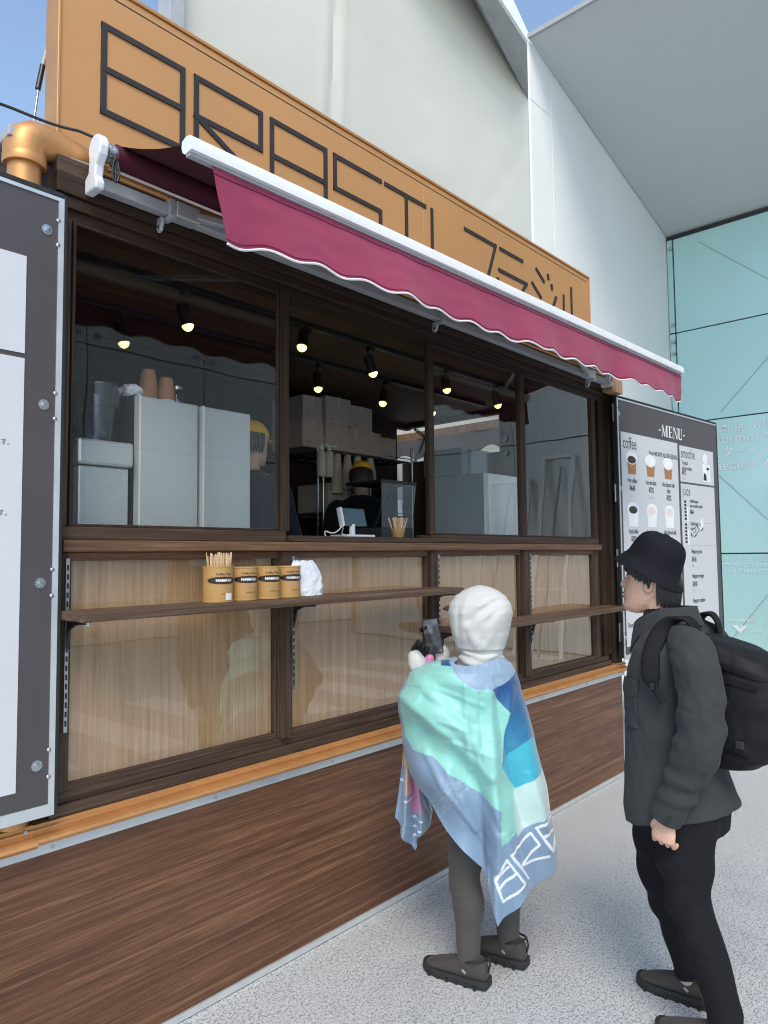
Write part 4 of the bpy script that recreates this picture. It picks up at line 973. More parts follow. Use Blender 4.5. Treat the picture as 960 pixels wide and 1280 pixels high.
def lerp_rows(rows, z):
    if z <= rows[0][0]: return rows[0][1:]
    for a, b in zip(rows[:-1], rows[1:]):
        if z <= b[0]:
            t = (z - a[0]) / (b[0] - a[0]); t = t * t * (3 - 2 * t) * .5 + t * .5
            return [p + (q - p) * t for p, q in zip(a[1:], b[1:])]
    return rows[-1][1:]
def limb(mb, path, rad, n=20, ref=(1, 0, 0), steps=6, fold=None):
    """smooth tapered limb through points; rad = (rx, ry) or r, rx along ref"""
    P_ = [Vector(p) for p in path]; Rr = [(r, r) if not hasattr(r, '__len__') else r for r in rad]
    pts = []; rs = []
    m = len(P_)
    for i in range(m - 1):
        p0 = P_[max(i - 1, 0)]; p1 = P_[i]; p2 = P_[i + 1]; p3 = P_[min(i + 2, m - 1)]
        for k in range(steps):
            t = k / steps
            pts.append(.5 * ((2 * p1) + (p2 - p0) * t + (2 * p0 - 5 * p1 + 4 * p2 - p3) * t * t + (3 * p1 - p0 - 3 * p2 + p3) * t ** 3))
            u = t * t * (3 - 2 * t); rs.append((Rr[i][0] + (Rr[i + 1][0] - Rr[i][0]) * u, Rr[i][1] + (Rr[i + 1][1] - Rr[i][1]) * u))
    pts.append(P_[-1]); rs.append(Rr[-1])
    rows = []; L_ = len(pts)
    # rounded ends
    def ring(c, t, rx, ry, i):
        x = Vector(ref); x = (x - t * x.dot(t)).normalized(); y = t.cross(x)
        out = []
        for k in range(n):
            a = 2 * math.pi * k / n; q = 1.0
            if fold: q = 1 + fold(i / (L_ - 1), a)
            out.append(tuple(c + x * math.cos(a) * rx * q + y * math.sin(a) * ry * q))
        return out
    for i, c in enumerate(pts):
        t = (pts[min(i + 1, L_ - 1)] - pts[max(i - 1, 0)]).normalized()
        if i == 0:
            for e in (.05, .45, .8): rows.append(ring(c - t * min(rs[0]) * math.sqrt(1 - e * e) * .7, t, rs[0][0] * e, rs[0][1] * e, 0))
        rows.append(ring(c, t, rs[i][0], rs[i][1], i))
        if i == L_ - 1:
            for e in (.8, .45, .05): rows.append(ring(c + t * min(rs[i]) * math.sqrt(1 - e * e) * .7, t, rs[i][0] * e, rs[i][1] * e, i))
    o = len(mb.v); mb.grid(rows, closed=True)
    mb.f.append(tuple(o + k for k in range(n))[::-1]); mb.f.append(tuple(o + (len(rows) - 1) * n + k for k in range(n))); mb.mi += [mb.m, mb.m]
    return mb
def torso(mb, rows, cx, n=56, step=.012, expo=2.4, tilt=None, fold=None, cap=True):
    """rows (z, y_front, y_back, half_width); front is +Y"""
    zs_ = []; z = rows[0][0]
    while z < rows[-1][0]: zs_.append(z); z += step
    zs_.append(rows[-1][0]); out = []
    for z in zs_:
        yf, yb, hw = lerp_rows(rows, z); cy = (yf + yb) / 2; ry = (yf - yb) / 2; row = []
        for k in range(n):
            a = 2 * math.pi * k / n; c, s = math.cos(a), math.sin(a); e = 2 / expo
            px = math.copysign(abs(c) ** e, c) * hw; py = math.copysign(abs(s) ** e, s) * ry; q = 1 + (fold(a, z) if fold else 0)
            zz = z + (tilt(py, z) if tilt else 0); row.append((cx + px * q, cy + py * q, zz))
        out.append(row)
    o = len(mb.v); mb.grid(out, closed=True)
    if cap: mb.f.append(tuple(o + k for k in range(n))[::-1]); mb.f.append(tuple(o + (len(out) - 1) * n + k for k in range(n))); mb.mi += [mb.m, mb.m]
    return mb
HEAD = [(-.120, .066, .030, .016), (-.113, .082, .002, .034), (-.096, .090, -.022, .047), (-.076, .086, -.050, .057), (-.056, .087, -.072, .063), (-.030, .086, -.088, .067),
        (0.0, .084, -.098, .071), (.025, .085, -.104, .074), (.05, .090, -.106, .076), (.08, .083, -.100, .074), (.10, .066, -.084, .063), (.115, .035, -.055, .043), (.122, .0, -.02, .012)]
def head(mb, c, yaw=0.0, pitch=0.0, sc=1.0):
    mt = Matrix.Translation(c) @ Matrix.Rotation(yaw, 4, 'Z') @ Matrix.Rotation(pitch, 4, 'X') @ Matrix.Scale(sc, 4)
    out = []; n = 84
    for i in range(90):
        z = -.120 + .242 * i / 89
        yf, yb, hw = lerp_rows(HEAD, z); cy = (yf + yb) / 2 - .012; row = []
        for k in range(n):
            a = 2 * math.pi * k / n; ca, sa = math.cos(a), math.sin(a)
            x = math.copysign(abs(ca) ** .92, ca) * hw
            y = cy + (sa * (yf - cy) if sa > 0 else sa * (cy - yb))
            if sa > 0:
                w_ = max(0, min(1, (z + .034) / .008)) if z < -.026 else 1
                nz = math.exp(-((z + .022) / .014) ** 2) * 1.0 + (.72 * max(0, 1 - (z + .02) / .060) if z > -.02 else 0)
                nz = min(1.0, nz)
                y += .027 * nz * math.exp(-(x / (.010 + .006 * math.exp(-((z + .022) / .012) ** 2))) ** 2)
                y += .0075 * math.exp(-((z + .050) / .007) ** 2) * math.exp(-(x / .022) ** 2) + .0080 * math.exp(-((z + .066) / .007) ** 2) * math.exp(-(x / .020) ** 2)
                y -= .004 * math.exp(-((z + .058) / .003) ** 2) * math.exp(-(x / .024) ** 2)
                y += .006 * math.exp(-((z + .100) / .014) ** 2) * math.exp(-(x / .025) ** 2)
                y -= .009 * math.exp(-((z - .018) / .014) ** 2) * (math.exp(-((x - .032) / .016) ** 2) + math.exp(-((x + .032) / .016) ** 2))
                y += .004 * math.exp(-((z - .042) / .010) ** 2) * math.exp(-(abs(x) - .03) ** 2 / .0006)
            row.append(tuple(mt @ Vector((x, y, z))))
        out.append(row)
    o = len(mb.v); mb.grid(out, closed=True); mb.f.append(tuple(o + k for k in range(n))[::-1]); mb.f.append(tuple(o + 89 * n + k for k in range(n))); mb.mi += [mb.m, mb.m]
    for s in (-1, 1):      # ears
        rows = []
        for i in range(9):
            th = math.pi * i / 8; rows.append([tuple(mt @ Vector((s * (.071 + .009 * math.cos(th)), -.018 + .019 * math.sin(th) * math.cos(p), -.004 + .034 * math.sin(th) * math.sin(p)))) for p in [2 * math.pi * j / 16 for j in range(16)]])
        mb.grid(rows, closed=True)
    return mt
def remesh(o, vox, smooth=2, fac=.5):
    r = o.modifiers.new('remesh', 'REMESH'); r.mode = 'VOXEL'; r.voxel_size = vox; r.use_smooth_shade = True
    if smooth: s = o.modifiers.new('smooth', 'SMOOTH'); s.iterations = smooth; s.factor = fac
    return o
def hand(mb, wrist, d, palm_n, thumb_side, curl, scale=1.0, spread=.0):
    """wrist point, d = finger direction, palm_n = way the palm faces; curl 0 (straight) to 1 (fist)"""
    d = Vector(d).normalized(); pn = Vector(palm_n); pn = (pn - d * pn.dot(d)).normalized(); s = d.cross(pn) * thumb_side; W = Vector(wrist); k = scale
    limb(mb, [W, W + d * .03 * k, W + d * .065 * k, W + d * .088 * k], [(.026 * k, .018 * k), (.034 * k, .017 * k), (.041 * k, .016 * k), (.038 * k, .013 * k)], n=18, ref=s, steps=4)
    for i, (off, ln) in enumerate(((.034, .078), (.0115, .086), (-.011, .080), (-.033, .064))):
        p = W + d * .085 * k + s * off * k; q = [p - d * .012 * k]; a = 0; dr = d
        for seg in (.42, .32, .26):
            a += curl * R_(82); dr = (d * math.cos(a) + pn * math.sin(a)); q.append(q[-1] + (dr + s * spread * (1.5 - i)) * ln * seg * k + (d * .012 * k if seg == .42 else Vector((0, 0, 0))))
        limb(mb, q, [.0086 * k, .0084 * k, .0078 * k, .0066 * k], n=12, ref=s, steps=4)
    p = W + d * .025 * k + s * .024 * k
    limb(mb, [p, p + s * .020 * k + d * .026 * k + pn * .010 * k, p + s * (.024 - .016 * curl) * k + d * .055 * k + pn * (.018 + .014 * curl) * k, p + s * (.022 - .040 * curl) * k + d * .078 * k + pn * (.020 + .016 * curl) * k], [.014 * k, .0115 * k, .0098 * k, .0078 * k], n=12, ref=pn, steps=4)
def shoe(parent, heel, toe, knit='shoe_knit', sc=1.0, inv=None):
    heel = Vector(heel); toe = Vector(toe); L_ = (toe - heel).length; f = (toe - heel).normalized(); s = Vector((f.y, -f.x, 0))
    prof = [(0.0, .026, .085, .050), (.06, .033, .115, .055), (.18, .036, .120, .057), (.30, .037, .115, .054), (.40, .038, .102, .050), (.52, .041, .088, .046), (.66, .044, .074, .040), (.80, .043, .060, .034), (.92, .034, .044, .026), (.985, .018, .030, .016)]
    rows = []
    for (u, hw, top, z0) in prof:
        c = heel + f * (u * L_); row = []
        for k in range(24):
            a = 2 * math.pi * k / 24; ca, sa = math.cos(a), math.sin(a); zz = (.022 + (top - .022) * (.5 + .5 * sa)) if True else 0
            ww = hw * math.copysign(abs(ca) ** .7, ca) * (1 - .30 * max(0, sa) ** 1.5)
            row.append(tuple(c + s * ww + Vector((0, 0, zz))))
        rows.append(row)
    mb = MB(); mb.grid(rows, closed=True); mb.f += [tuple(range(24))[::-1], tuple((len(rows) - 1) * 24 + k for k in range(24))]; mb.mi += [0, 0]
    o = mb.build('shoe', knit, parent, smooth=True)
    if inv: o.matrix_parent_inverse = inv
    o.modifiers.new('s', 'SUBSURF').levels = 1; o.modifiers['s'].render_levels = 1
    so = MB(); rows = []
    out = [(0, .027), (.03, .034), (.10, .040), (.25, .041), (.40, .041), (.55, .045), (.70, .049), (.82, .047), (.92, .039), (.98, .025), (1.0, .008)]
    ring = [(u, hw) for u, hw in out] + [(u, -hw) for u, hw in out[::-1]]
    for (z, e) in ((0.0, .93), (.006, 1.0), (.020, 1.0), (.032, .95)):
        rows.append([tuple(heel + f * (u * L_ * (1.0 if e > .96 else .995) - (.004 if u < .05 else 0)) + s * hw * e + Vector((0, 0, z + (.014 * max(0, u - .75) * 4 * (u > .75)) * .5 + (.006 if u < .12 else 0)))) for u, hw in ring])
    so.grid(rows, closed=True); m_ = len(ring); so.f += [tuple(range(m_))[::-1], tuple(3 * m_ + k for k in range(m_))]; so.mi += [0, 0]
    so.build('sole', 'shoe_sole', o, smooth=True)
    # tread notches, collar, heel loop
    for k in range(6):
        c = heel + f * L_ * (.14 + .14 * k)
        for sd_ in (-1, 1): MB().obox(c + s * sd_ * (.0405 + .004 * (k > 2)) + Vector((0, 0, .008)), (.010, .010, .018), Matrix.Rotation(math.atan2(f.y, f.x), 3, 'Z')).build('tread', 'black_rubber', o)
    col = [heel + f * L_ * (.195 + .185 * math.cos(a)) + s * .046 * math.sin(a) + Vector((0, 0, .104 - .012 * math.cos(a) + .004 * math.sin(2 * a))) for a in [2 * math.pi * k / 24 for k in range(25)]]
    MB().tube(col, .0042, n=8).build('collar', 'black_rubber', o, smooth=True)
    MB().tube([heel + Vector((0, 0, .062)) - f * .002, heel - f * .010 + Vector((0, 0, .095)), heel - f * .002 + Vector((0, 0, .122))], .004, n=8).build('heel_loop', 'black_rubber', o, smooth=True)
    MB().obox(heel + f * L_ * .30 + s * -.0395 + Vector((0, 0, .058)), (.018, .003, .008), Matrix.Rotation(math.atan2(f.y, f.x), 3, 'Z') @ Matrix.Rotation(R_(-35), 3, 'Y')).build('tag', 'print_mid', o)
    return o

# ---------------------------------------------------------------- the man
MX = 2.72
body = MB()
HC = Vector((MX, -1.298, 1.585)); mt = head(body, HC, yaw=R_(4), pitch=R_(6), sc=1.02)
limb(body, [(MX, -1.355, 1.35), (MX, -1.350, 1.44), (MX, -1.33, 1.52)], [(.062, .066), (.058, .062), (.056, .062)], ref=(1, 0, 0))
torso(body, [(.80, -1.25, -1.48, .15), (1.0, -1.22, -1.46, .14), (1.2, -1.22, -1.47, .165), (1.34, -1.28, -1.46, .17), (1.40, -1.32, -1.42, .08)], MX)
limb(body, [(2.62, -1.44, .84), (2.615, -1.445, .48), (2.61, -1.545, .08)], [.075, .05, .035]); limb(body, [(2.81, -1.36, .84), (2.82, -1.285, .42), (2.835, -1.35, .08)], [.075, .05, .035])
limb(body, [(2.54, -1.50, 1.36), (2.505, -1.525, 1.08), (2.51, -1.43, .80)], [.045, .038, .028]); limb(body, [(2.90, -1.46, 1.36), (2.94, -1.46, 1.08), (2.93, -1.36, .84)], [.045, .038, .028])
hand(body, (2.512, -1.418, .792), (-.08, .22, -1), (.97, -.05, 0), -1, .60, 1.0, .03)
hand(body, (2.93, -1.35, .83), (.02, .25, -1), (-1, 0, 0), -1, .5, .95)
man = body.build('person', 'skin', smooth=True); remesh(man, .0034, 1, .4)
tag(man, 'man in charcoal jacket and black bucket hat standing in profile by the menu board', 'person')
def MAN(mb, name, mat, parent=man, **k): return mb.build(name, mat, parent, **k)
# face details
for s in (-1, 1):
    rows = []
    for i in range(7):
        v = -1 + 2 * i / 6; rows.append([tuple(mt @ Vector((s * (.033 + .013 * u), .0765 - 14 * (.013 * u) ** 2 - .006 * (u * s > 0) * abs(u) , (.026) + .0042 * v * math.sqrt(max(0, 1 - u * u)) - .002 * abs(u)))) for u in [q / 6 - 1 for q in range(13)]])
    MAN(MB().grid(rows), 'eye', 'eye_dark', fix=False).modifiers.new('t', 'SOLIDIFY').thickness = .004
    MAN(MB().tube([mt @ Vector((s * x, y, z)) for x, y, z in ((.016, .087, .038), (.028, .089, .042), (.042, .083, .042), (.054, .072, .037))], [.002, .0036, .0034, .0016], n=8), 'eyebrow', 'hair_black', smooth=True)
for z, y in ((-.051, .0945), (-.065, .0940)):
    MAN(MB().tube([mt @ Vector((x, y - 7 * x * x * 1.6, z + (.0015 if abs(x) < .006 else 0) - (abs(x) * .06))) for x in (-.022, -.014, -.006, 0, .006, .014, .022)], [.001, .0034, .0046, .0042, .0046, .0034, .001], n=8), 'lip', 'lip', smooth=True)
# hair: locks falling from under the hat
hm = MB()
for i in range(420):
    a = R_(-205 + 230 * i / 149) if True else 0
    a = R_(random.uniform(-180, 0)) if i % 3 else R_(random.uniform(0, 180))
    x0 = .077 * math.cos(a); y0 = -.012 + (.098 if math.sin(a) > 0 else .098) * math.sin(a)
    fr = max(0, math.sin(a)); bk = max(0, -math.sin(a))
    zt = .060 - .03 * bk; sa_ = math.sin(a); zb_ = (-.004 + .050 * sa_ + random.uniform(-.012, .012)) if sa_ > -.12 else ((.012 + random.uniform(-.010, .010)) if sa_ > -.40 else (-.045 - .035 * bk + random.uniform(-.022, .012)))
    o_ = 1.0 + random.uniform(.01, .06) + .10 * fr; p = []
    for k in range(5):
        t = k / 4; q_ = o_ - .12 * (1 - t) ** 2 - .05 * t * bk; p.append(mt @ Vector((x0 * q_, y0 * q_ - .010 * t * fr, zt + (zb_ - zt) * t)))
    hm.tube(p, [.0075, .0085, .0075, .005, .001], n=6, flat=(1, .6))
q = MAN(hm, 'hair', 'hair_black', smooth=True)
# bucket hat, tilted back
hatM = Matrix.Translation((MX, -1.318, 1.664)) @ Matrix.Rotation(R_(28), 4, 'X')
prof = [(.001, .112), (.030, .111), (.058, .105), (.078, .092), (.090, .070), (.096, .040), (.100, .012), (.104, -.004), (.114, -.022), (.127, -.042), (.135, -.054), (.1365, -.058), (.134, -.058), (.122, -.040), (.108, -.018), (.098, .000), (.094, .03)]
rows = []
for (r, h) in prof:
    rows.append([])
    for j in range(64):
        p = 2 * math.pi * j / 64; wv = 1 + (.012 * math.sin(2 * p + 1) + .010 * math.sin(5 * p)) * (1 if r > .1 else .4); br = max(0, (r - .104) / .03)
        rows[-1].append(tuple(hatM @ Vector((r * .90 * math.cos(p) * wv, r * 1.06 * math.sin(p) * wv + .0, h + .020 * br * (1 - abs(math.sin(p))) + .004 * noise.noise((math.cos(p) * 2, math.sin(p) * 2, h * 20))))))
ht = MAN(MB().grid(rows, closed=True), 'hat', 'hat_felt', smooth=True); ht.modifiers.new('s', 'SUBSURF').render_levels = 1
# jumper neck
limb_ = MB(); limb(limb_, [(MX, -1.358, 1.33), (MX, -1.352, 1.42), (MX, -1.336, 1.478)], [(.072, .074), (.066, .070), (.062, .068)], ref=(1, 0, 0)); MAN(limb_, 'jumper', 'knit_black', smooth=True)
# jacket
JR = [(.745, -1.195, -1.585, .205), (.80, -1.188, -1.57, .203), (.90, -1.195, -1.545, .188), (1.0, -1.200, -1.525, .180), (1.1, -1.204, -1.51, .180), (1.2, -1.212, -1.505, .188), (1.27, -1.225, -1.505, .196), (1.34, -1.250, -1.505, .195), (1.39, -1.275, -1.495, .165), (1.425, -1.295, -1.475, .12), (1.452, -1.300, -1.455, .082)]
def jfold(a, z):
    s = Vector((math.cos(a) * 1.6, math.sin(a) * 1.6, z * 3.2))
    f = .030 * noise.noise(s * 1.5 + Vector((3, 0, 0))) + .022 * noise.noise(s * 3.6)
    f += .03 * math.sin(z * 34 + math.cos(a) * 3 + math.sin(a) * 2) * math.exp(-((z - .93) / .13) ** 2) * (.5 + .5 * math.sin(a * 2 + 1))
    return f + .03 * max(0, .86 - z) * 2 * math.sin(a * 5 + 1)
jk = MB(); torso(jk, JR, MX, n=96, step=.008, expo=2.15, tilt=lambda py, z: -.26 * py * max(0, (1.0 - z) / .26) if z < 1.0 else 0, fold=jfold)
def sfold(ph):
    def f(u, a):
        v = .0
        v += .15 * math.sin(u * 46 + 2.2 * math.sin(a + ph)) * math.exp(-((u - .52) / .11) ** 2) * (.55 + .45 * math.cos(a + ph))
        v += .12 * math.sin(u * 58 + 1.7 * math.sin(a * 1 + .5)) * math.exp(-((u - .86) / .09) ** 2)
        v += .09 * noise.noise((math.cos(a) * 1.2 + ph, math.sin(a) * 1.2, u * 9)) + .06 * noise.noise((math.cos(a) * 3 + ph, math.sin(a) * 3, u * 22))
        return v
    return f
limb(jk, [(2.595, -1.455, 1.40), (2.535, -1.515, 1.345), (2.515, -1.540, 1.22), (2.505, -1.530, 1.05), (2.512, -1.480, .93), (2.515, -1.422, .805)], [(.055, .050), (.068, .078), (.062, .076), (.060, .078), (.055, .066), (.050, .048)], n=72, ref=(1, 0, 0), steps=22, fold=sfold(.4))
limb(jk, [(2.85, -1.42, 1.40), (2.905, -1.455, 1.34), (2.93, -1.47, 1.22), (2.945, -1.46, 1.05), (2.94, -1.41, .95), (2.93, -1.36, .84)], [(.055, .05), (.066, .075), (.06, .07), (.058, .07), (.052, .06), (.046, .046)], n=60, ref=(1, 0, 0), steps=20, fold=sfold(2.0))
jo = MAN(jk, 'jacket', 'jacket_charcoal'); remesh(jo, .0055, 2, .4)
# cuff with button
cd = (Vector((2.515, -1.422, .805)) - Vector((2.512, -1.480, .93))).normalized()
cf = MB(); limb(cf, [Vector((2.515, -1.436, .835)), Vector((2.516, -1.405, .772))], [(.052, .051), (.050, .049)], n=40, steps=6); cfo = MB()
rows = []
for (u, k_) in ((-.02, 1.02), (.0, 1.04), (.055, 1.02), (.066, 1.0), (.066, .90), (.03, .88)):
    c = Vector((2.515, -1.436, .838)) + cd * u; x = Vector((1, 0, 0)); x = (x - cd * x.dot(cd)).normalized(); y = cd.cross(x)
    rows.append([tuple(c + x * math.cos(a) * .052 * k_ + y * math.sin(a) * .053 * k_) for a in [2 * math.pi * j / 40 for j in range(40)]])
cu = MAN(cfo.grid(rows, closed=True), 'cuff', 'jacket_charcoal', smooth=True)
bc = Vector((2.4615, -1.440, .795)); MB().cyl(bc, bc + Vector((-.006, 0, 0)), .0085, n=16).build('button', 'print_black', cu, smooth=True)
# collar: a folded band, open at the throat
rows = []
for (k_, dz, rr) in ((0, .030, .0), (1, .050, .006), (2, .050, .018), (3, .022, .032), (4, -.012, .050), (5, -.014, .046), (6, .02, .026)):
    row = []
    for j in range(41):
        a = R_(-90 - 158 + 316 * j / 40); e = abs(j - 20) / 20
        drop = .050 * max(0, e - .50) / .50 + .012 * e; pt = (.052 * max(0, e - .72) / .28) * (1 if k_ in (3, 4, 5) else .3)
        rx = .078 + rr * .62 + .004 * e; ry = .082 + rr * .62
        row.append((MX + rx * math.cos(a), -1.372 + ry * math.sin(a) + .018 * e + .018 * e ** 3 * (k_ >= 2), 1.448 + dz - drop - pt * (1 if k_ in (4, 5) else .4)))
    rows.append(row)
MAN(MB().grid(rows), 'collar', 'jacket_charcoal', smooth=True, fix=False).modifiers.new('t', 'SOLIDIFY').thickness = .004
# chest pocket flap and patch on the near side of the chest
def jsurf(a, z, off):
    yf, yb, hw = lerp_rows(JR, z); cy = (yf + yb) / 2; ry = (yf - yb) / 2; c, s = math.cos(a), math.sin(a); e = 2 / 2.15
    q = 1 + jfold(a, z); return (MX + math.copysign(abs(c) ** e, c) * hw * q + math.cos(a) * off, cy + math.copysign(abs(s) ** e, s) * ry * q + math.sin(a) * off, z)
def patch(a0, a1, z0, z1, off, name, sag=0.0, n=18):
    rows = []
    for i in range(n + 1):
        v = i / n; rows.append([jsurf(R_(a0 + (a1 - a0) * u), z0 + (z1 - z0) * v - sag * (1 - v) * (1 - abs(2 * u - 1)) ** .5, off) for u in [k / n for k in range(n + 1)]])
    o = MAN(MB().grid(rows), name, 'jacket_charcoal', smooth=True, fix=False); m_ = o.modifiers.new('t', 'SOLIDIFY'); m_.thickness = .003; m_.offset = 0; return o
patch(124, 164, 1.190, 1.240, .005, 'pocket_flap', .022); patch(126, 162, 1.06, 1.195, .003, 'pocket')
patch(84, 96, .80, 1.25, .002, 'placket')
for z in (.86, .97, 1.08, 1.19): p = Vector(jsurf(R_(90), z, .004)); MAN(MB().cyl(p, p + Vector((0, .004, 0)), .008, n=14), 'button', 'print_black', smooth=True)
# trousers
def tfold(ph):
    def f(u, a):
        return .13 * math.sin(u * 40 + 2 * math.sin(a + ph)) * math.exp(-((u - .42) / .20) ** 2) * (.5 - .5 * math.sin(a + .3)) + .09 * math.sin(u * 60 + 1.5 * math.sin(a)) * math.exp(-((u - .95) / .08) ** 2) + .045 * noise.noise((math.cos(a) + ph, math.sin(a), u * 10))
    return f
tr = MB(); torso(tr, [(.70, -1.22, -1.545, .17), (.76, -1.22, -1.55, .178), (.86, -1.22, -1.53, .175), (.95, -1.22, -1.50, .165)], MX, n=60)
limb(tr, [(2.635, -1.435, .80), (2.622, -1.432, .62), (2.615, -1.442, .47), (2.612, -1.498, .32), (2.608, -1.545, .17), (2.605, -1.558, .095)], [(.096, .118), (.082, .098), (.068, .074), (.062, .068), (.055, .058), (.054, .056)], n=60, ref=(1, 0, 0), steps=18, fold=tfold(0))
limb(tr, [(2.805, -1.33, .80), (2.815, -1.262, .60), (2.825, -1.262, .42), (2.832, -1.305, .28), (2.838, -1.340, .14), (2.84, -1.348, .10)], [(.096, .112), (.084, .098), (.068, .072), (.058, .058), (.048, .048), (.047, .048)], n=60, ref=(1, 0, 0), steps=18, fold=tfold(2))
remesh(MAN(tr, 'trousers', 'trousers_black'), .006, 2, .4)
shoe(man, (2.612, -1.618, .0), (2.60, -1.315, .0)); shoe(man, (2.845, -1.435, 0), (2.83, -1.150, 0))
# backpack, a thing of its own
bp_, put = TH('backpack', 'black nylon backpack worn on the back of the man in the bucket hat', 'backpack', (MX, -1.62, .93))
BR_ = [(.945, -1.53, -1.61, .07), (.960, -1.51, -1.67, .108), (1.00, -1.505, -1.73, .130), (1.09, -1.503, -1.775, .140), (1.18, -1.502, -1.79, .142), (1.26, -1.50, -1.78, .134), (1.31, -1.495, -1.735, .12), (1.34, -1.495, -1.70, .10), (1.352, -1.50, -1.65, .07)]
bb = MB(); torso(bb, BR_, MX, n=80, step=.008, expo=2.7, fold=lambda a, z: .022 * noise.noise((math.cos(a) * 2, math.sin(a) * 2, z * 7)) + .010 * noise.noise((math.cos(a) * 5, math.sin(a) * 5, z * 16)))
put(bb, 'bag', 'backpack_nylon', smooth=True)
# lid with a front panel and compression strap
ld = MB(); torso(ld, [(1.29, -1.495, -1.770, .138), (1.31, -1.49, -1.768, .139), (1.345, -1.488, -1.74, .126), (1.376, -1.492, -1.69, .10), (1.386, -1.51, -1.63, .065)], MX, n=72, step=.008, expo=2.7, tilt=lambda py, z: .27 * py, fold=lambda a, z: .014 * noise.noise((math.cos(a) * 3, math.sin(a) * 3, z * 9)))
put(ld, 'lid', 'backpack_nylon', smooth=True)
def bsurf(y, z, off=.004): 
    return (MX - lerp_rows(BR_, z)[2] - off, y, z)
pk = MB(); rows = []
for i in range(13):
    v = i / 12; rows.append([(MX - lerp_rows(BR_, 1.03 + .18 * v)[2] * (1 - 1.2 * abs(u - .45) ** 3) - .002 * math.sin(math.pi * min(1, v * 1.4)), -1.545 - .15 * u, 1.03 + .18 * v - .03 * u) for u in [k / 12 for k in range(13)]])
put(pk.grid(rows), 'side_pocket', 'backpack_nylon', smooth=True, fix=False).modifiers.new('t', 'SOLIDIFY').thickness = .004
put(MB().bar(bsurf(-1.54, 1.275), bsurf(-1.70, 1.245), .020, .005, up=(1, 0, 0)), 'side_strap', 'strap_black', bevel=.001)
put(MB().bar(bsurf(-1.59, 1.045, .004), bsurf(-1.66, 1.07, .004), .018, .005, up=(1, 0, 0)), 'side_strap', 'strap_black', bevel=.001)
put(MB().obox(bsurf(-1.64, 1.055, .006), (.012, .030, .028), Matrix.Identity(3)), 'buckle', 'black_rubber', bevel=.004)
for sx, k in ((-1, 'near'), (1, 'far')):
    pth = [(MX + sx * a_, y_, z_) for a_, y_, z_ in ((.120, -1.505, 1.33), (.122, -1.508, 1.415), (.128, -1.482, 1.462), (.146, -1.432, 1.452), (.174, -1.388, 1.395), (.200, -1.372, 1.315), (.208, -1.380, 1.24), (.210, -1.42, 1.17))]
    rows = []; P2 = [Vector(p) for p in pth]; fine = []
    for i in range(len(P2) - 1):
        for q_ in range(8):
            t = q_ / 8; p0 = P2[max(i - 1, 0)]; p1 = P2[i]; p2 = P2[i + 1]; p3 = P2[min(i + 2, len(P2) - 1)]
            fine.append(.5 * ((2 * p1) + (p2 - p0) * t + (2 * p0 - 5 * p1 + 4 * p2 - p3) * t * t + (3 * p1 - p0 - 3 * p2 + p3) * t ** 3))
    for i, c in enumerate(fine):
        t = (fine[min(i + 1, len(fine) - 1)] - fine[max(i - 1, 0)]).normalized(); bl = max(0, min(1, (i - 18) / 14)); wv = Vector((1 - bl * .75, (.15 + .85 * bl) * -sx * -1 if sx < 0 else .15 - .85 * bl, -.15 * bl)); wv = (wv - t * wv.dot(t)).normalized(); nn_ = t.cross(wv)
        hw = .031 if i < 46 else .031 - (.020 * min(1, (i - 46) / 4)); th = .009 if i < 48 else .004
        rows.append([tuple(c + wv * (hw * math.copysign(abs(math.cos(a)) ** .5, math.cos(a))) + nn_ * (th * math.sin(a))) for a in [2 * math.pi * k_ / 20 for k_ in range(20)]])
    so = put(MB().grid(rows, closed=True), 'shoulder_strap', 'strap_black', smooth=True)
    c = fine[49]; MB().obox(c, (.040, .016, .022), Matrix.Identity(3)).build('strap_buckle', 'black_rubber', so, bevel=.003)
# ---------------------------------------------------------------- the woman in the printed flag
POLY = {
    'dark': [(0.075, 1.138), (0.086, 1.217), (0.166, 1.251), (0.213, 1.179), (0.243, 1.065), (0.253, 0.936), (0.228, 0.951), (0.111, 0.826), (0.152, 1.044)],
    'dark_l': [(-0.126, 1.255), (-0.059, 1.265), (-0.049, 1.229), (-0.099, 1.232), (-0.126, 1.235)],
    'cyan': [(0.228, 0.955), (0.266, 1.082), (0.324, 1.05), (0.3, 0.856), (0.26, 0.81), (0.181, 0.728), (0.108, 0.829)],
    'pale': [(0.181, 0.728), (0.26, 0.81), (0.288, 0.904), (0.352, 0.89), (0.347, 0.681), (0.167, 0.545), (0.164, 0.692)],
    'slate_r': [(0.031, 0.383), (0.072, 0.471), (0.099, 0.523), (0.184, 0.577), (0.292, 0.68), (0.364, 0.746), (0.396, 0.133), (-0.118, 0.043)],
    'slate_l': [(-0.37, 1.24), (-0.258, 1.207), (-0.293, 1.107), (-0.307, 1.04), (-0.295, 0.941), (-0.248, 0.886), (-0.172, 0.861), (-0.1, 0.795), (-0.025, 0.735), (0.057, 0.689), (0.095, 0.664), (0.099, 0.523), (0.072, 0.465), (0.012, 0.05), (-0.483, 0.022), (-0.473, 1.138)],
}
LETTERS = [[(0.122, 0.463), (0.192, 0.365), (0.11, 0.282), (0.08, 0.366)], [(0.092, 0.335), (0.158, 0.414)], [(0.08, 0.366), (0.129, 0.435)], [(0.137, 0.483), (0.214, 0.381)], [(0.137, 0.483), (0.229, 0.56), (0.26, 0.516), (0.181, 0.434), (0.294, 0.473)], [(0.306, 0.493), (0.247, 0.583), (0.298, 0.632), (0.337, 0.665)], [(0.27, 0.548), (0.319, 0.588)], [(0.279, 0.804), (0.295, 0.67)], [(0.279, 0.804), (0.297, 0.856)]]
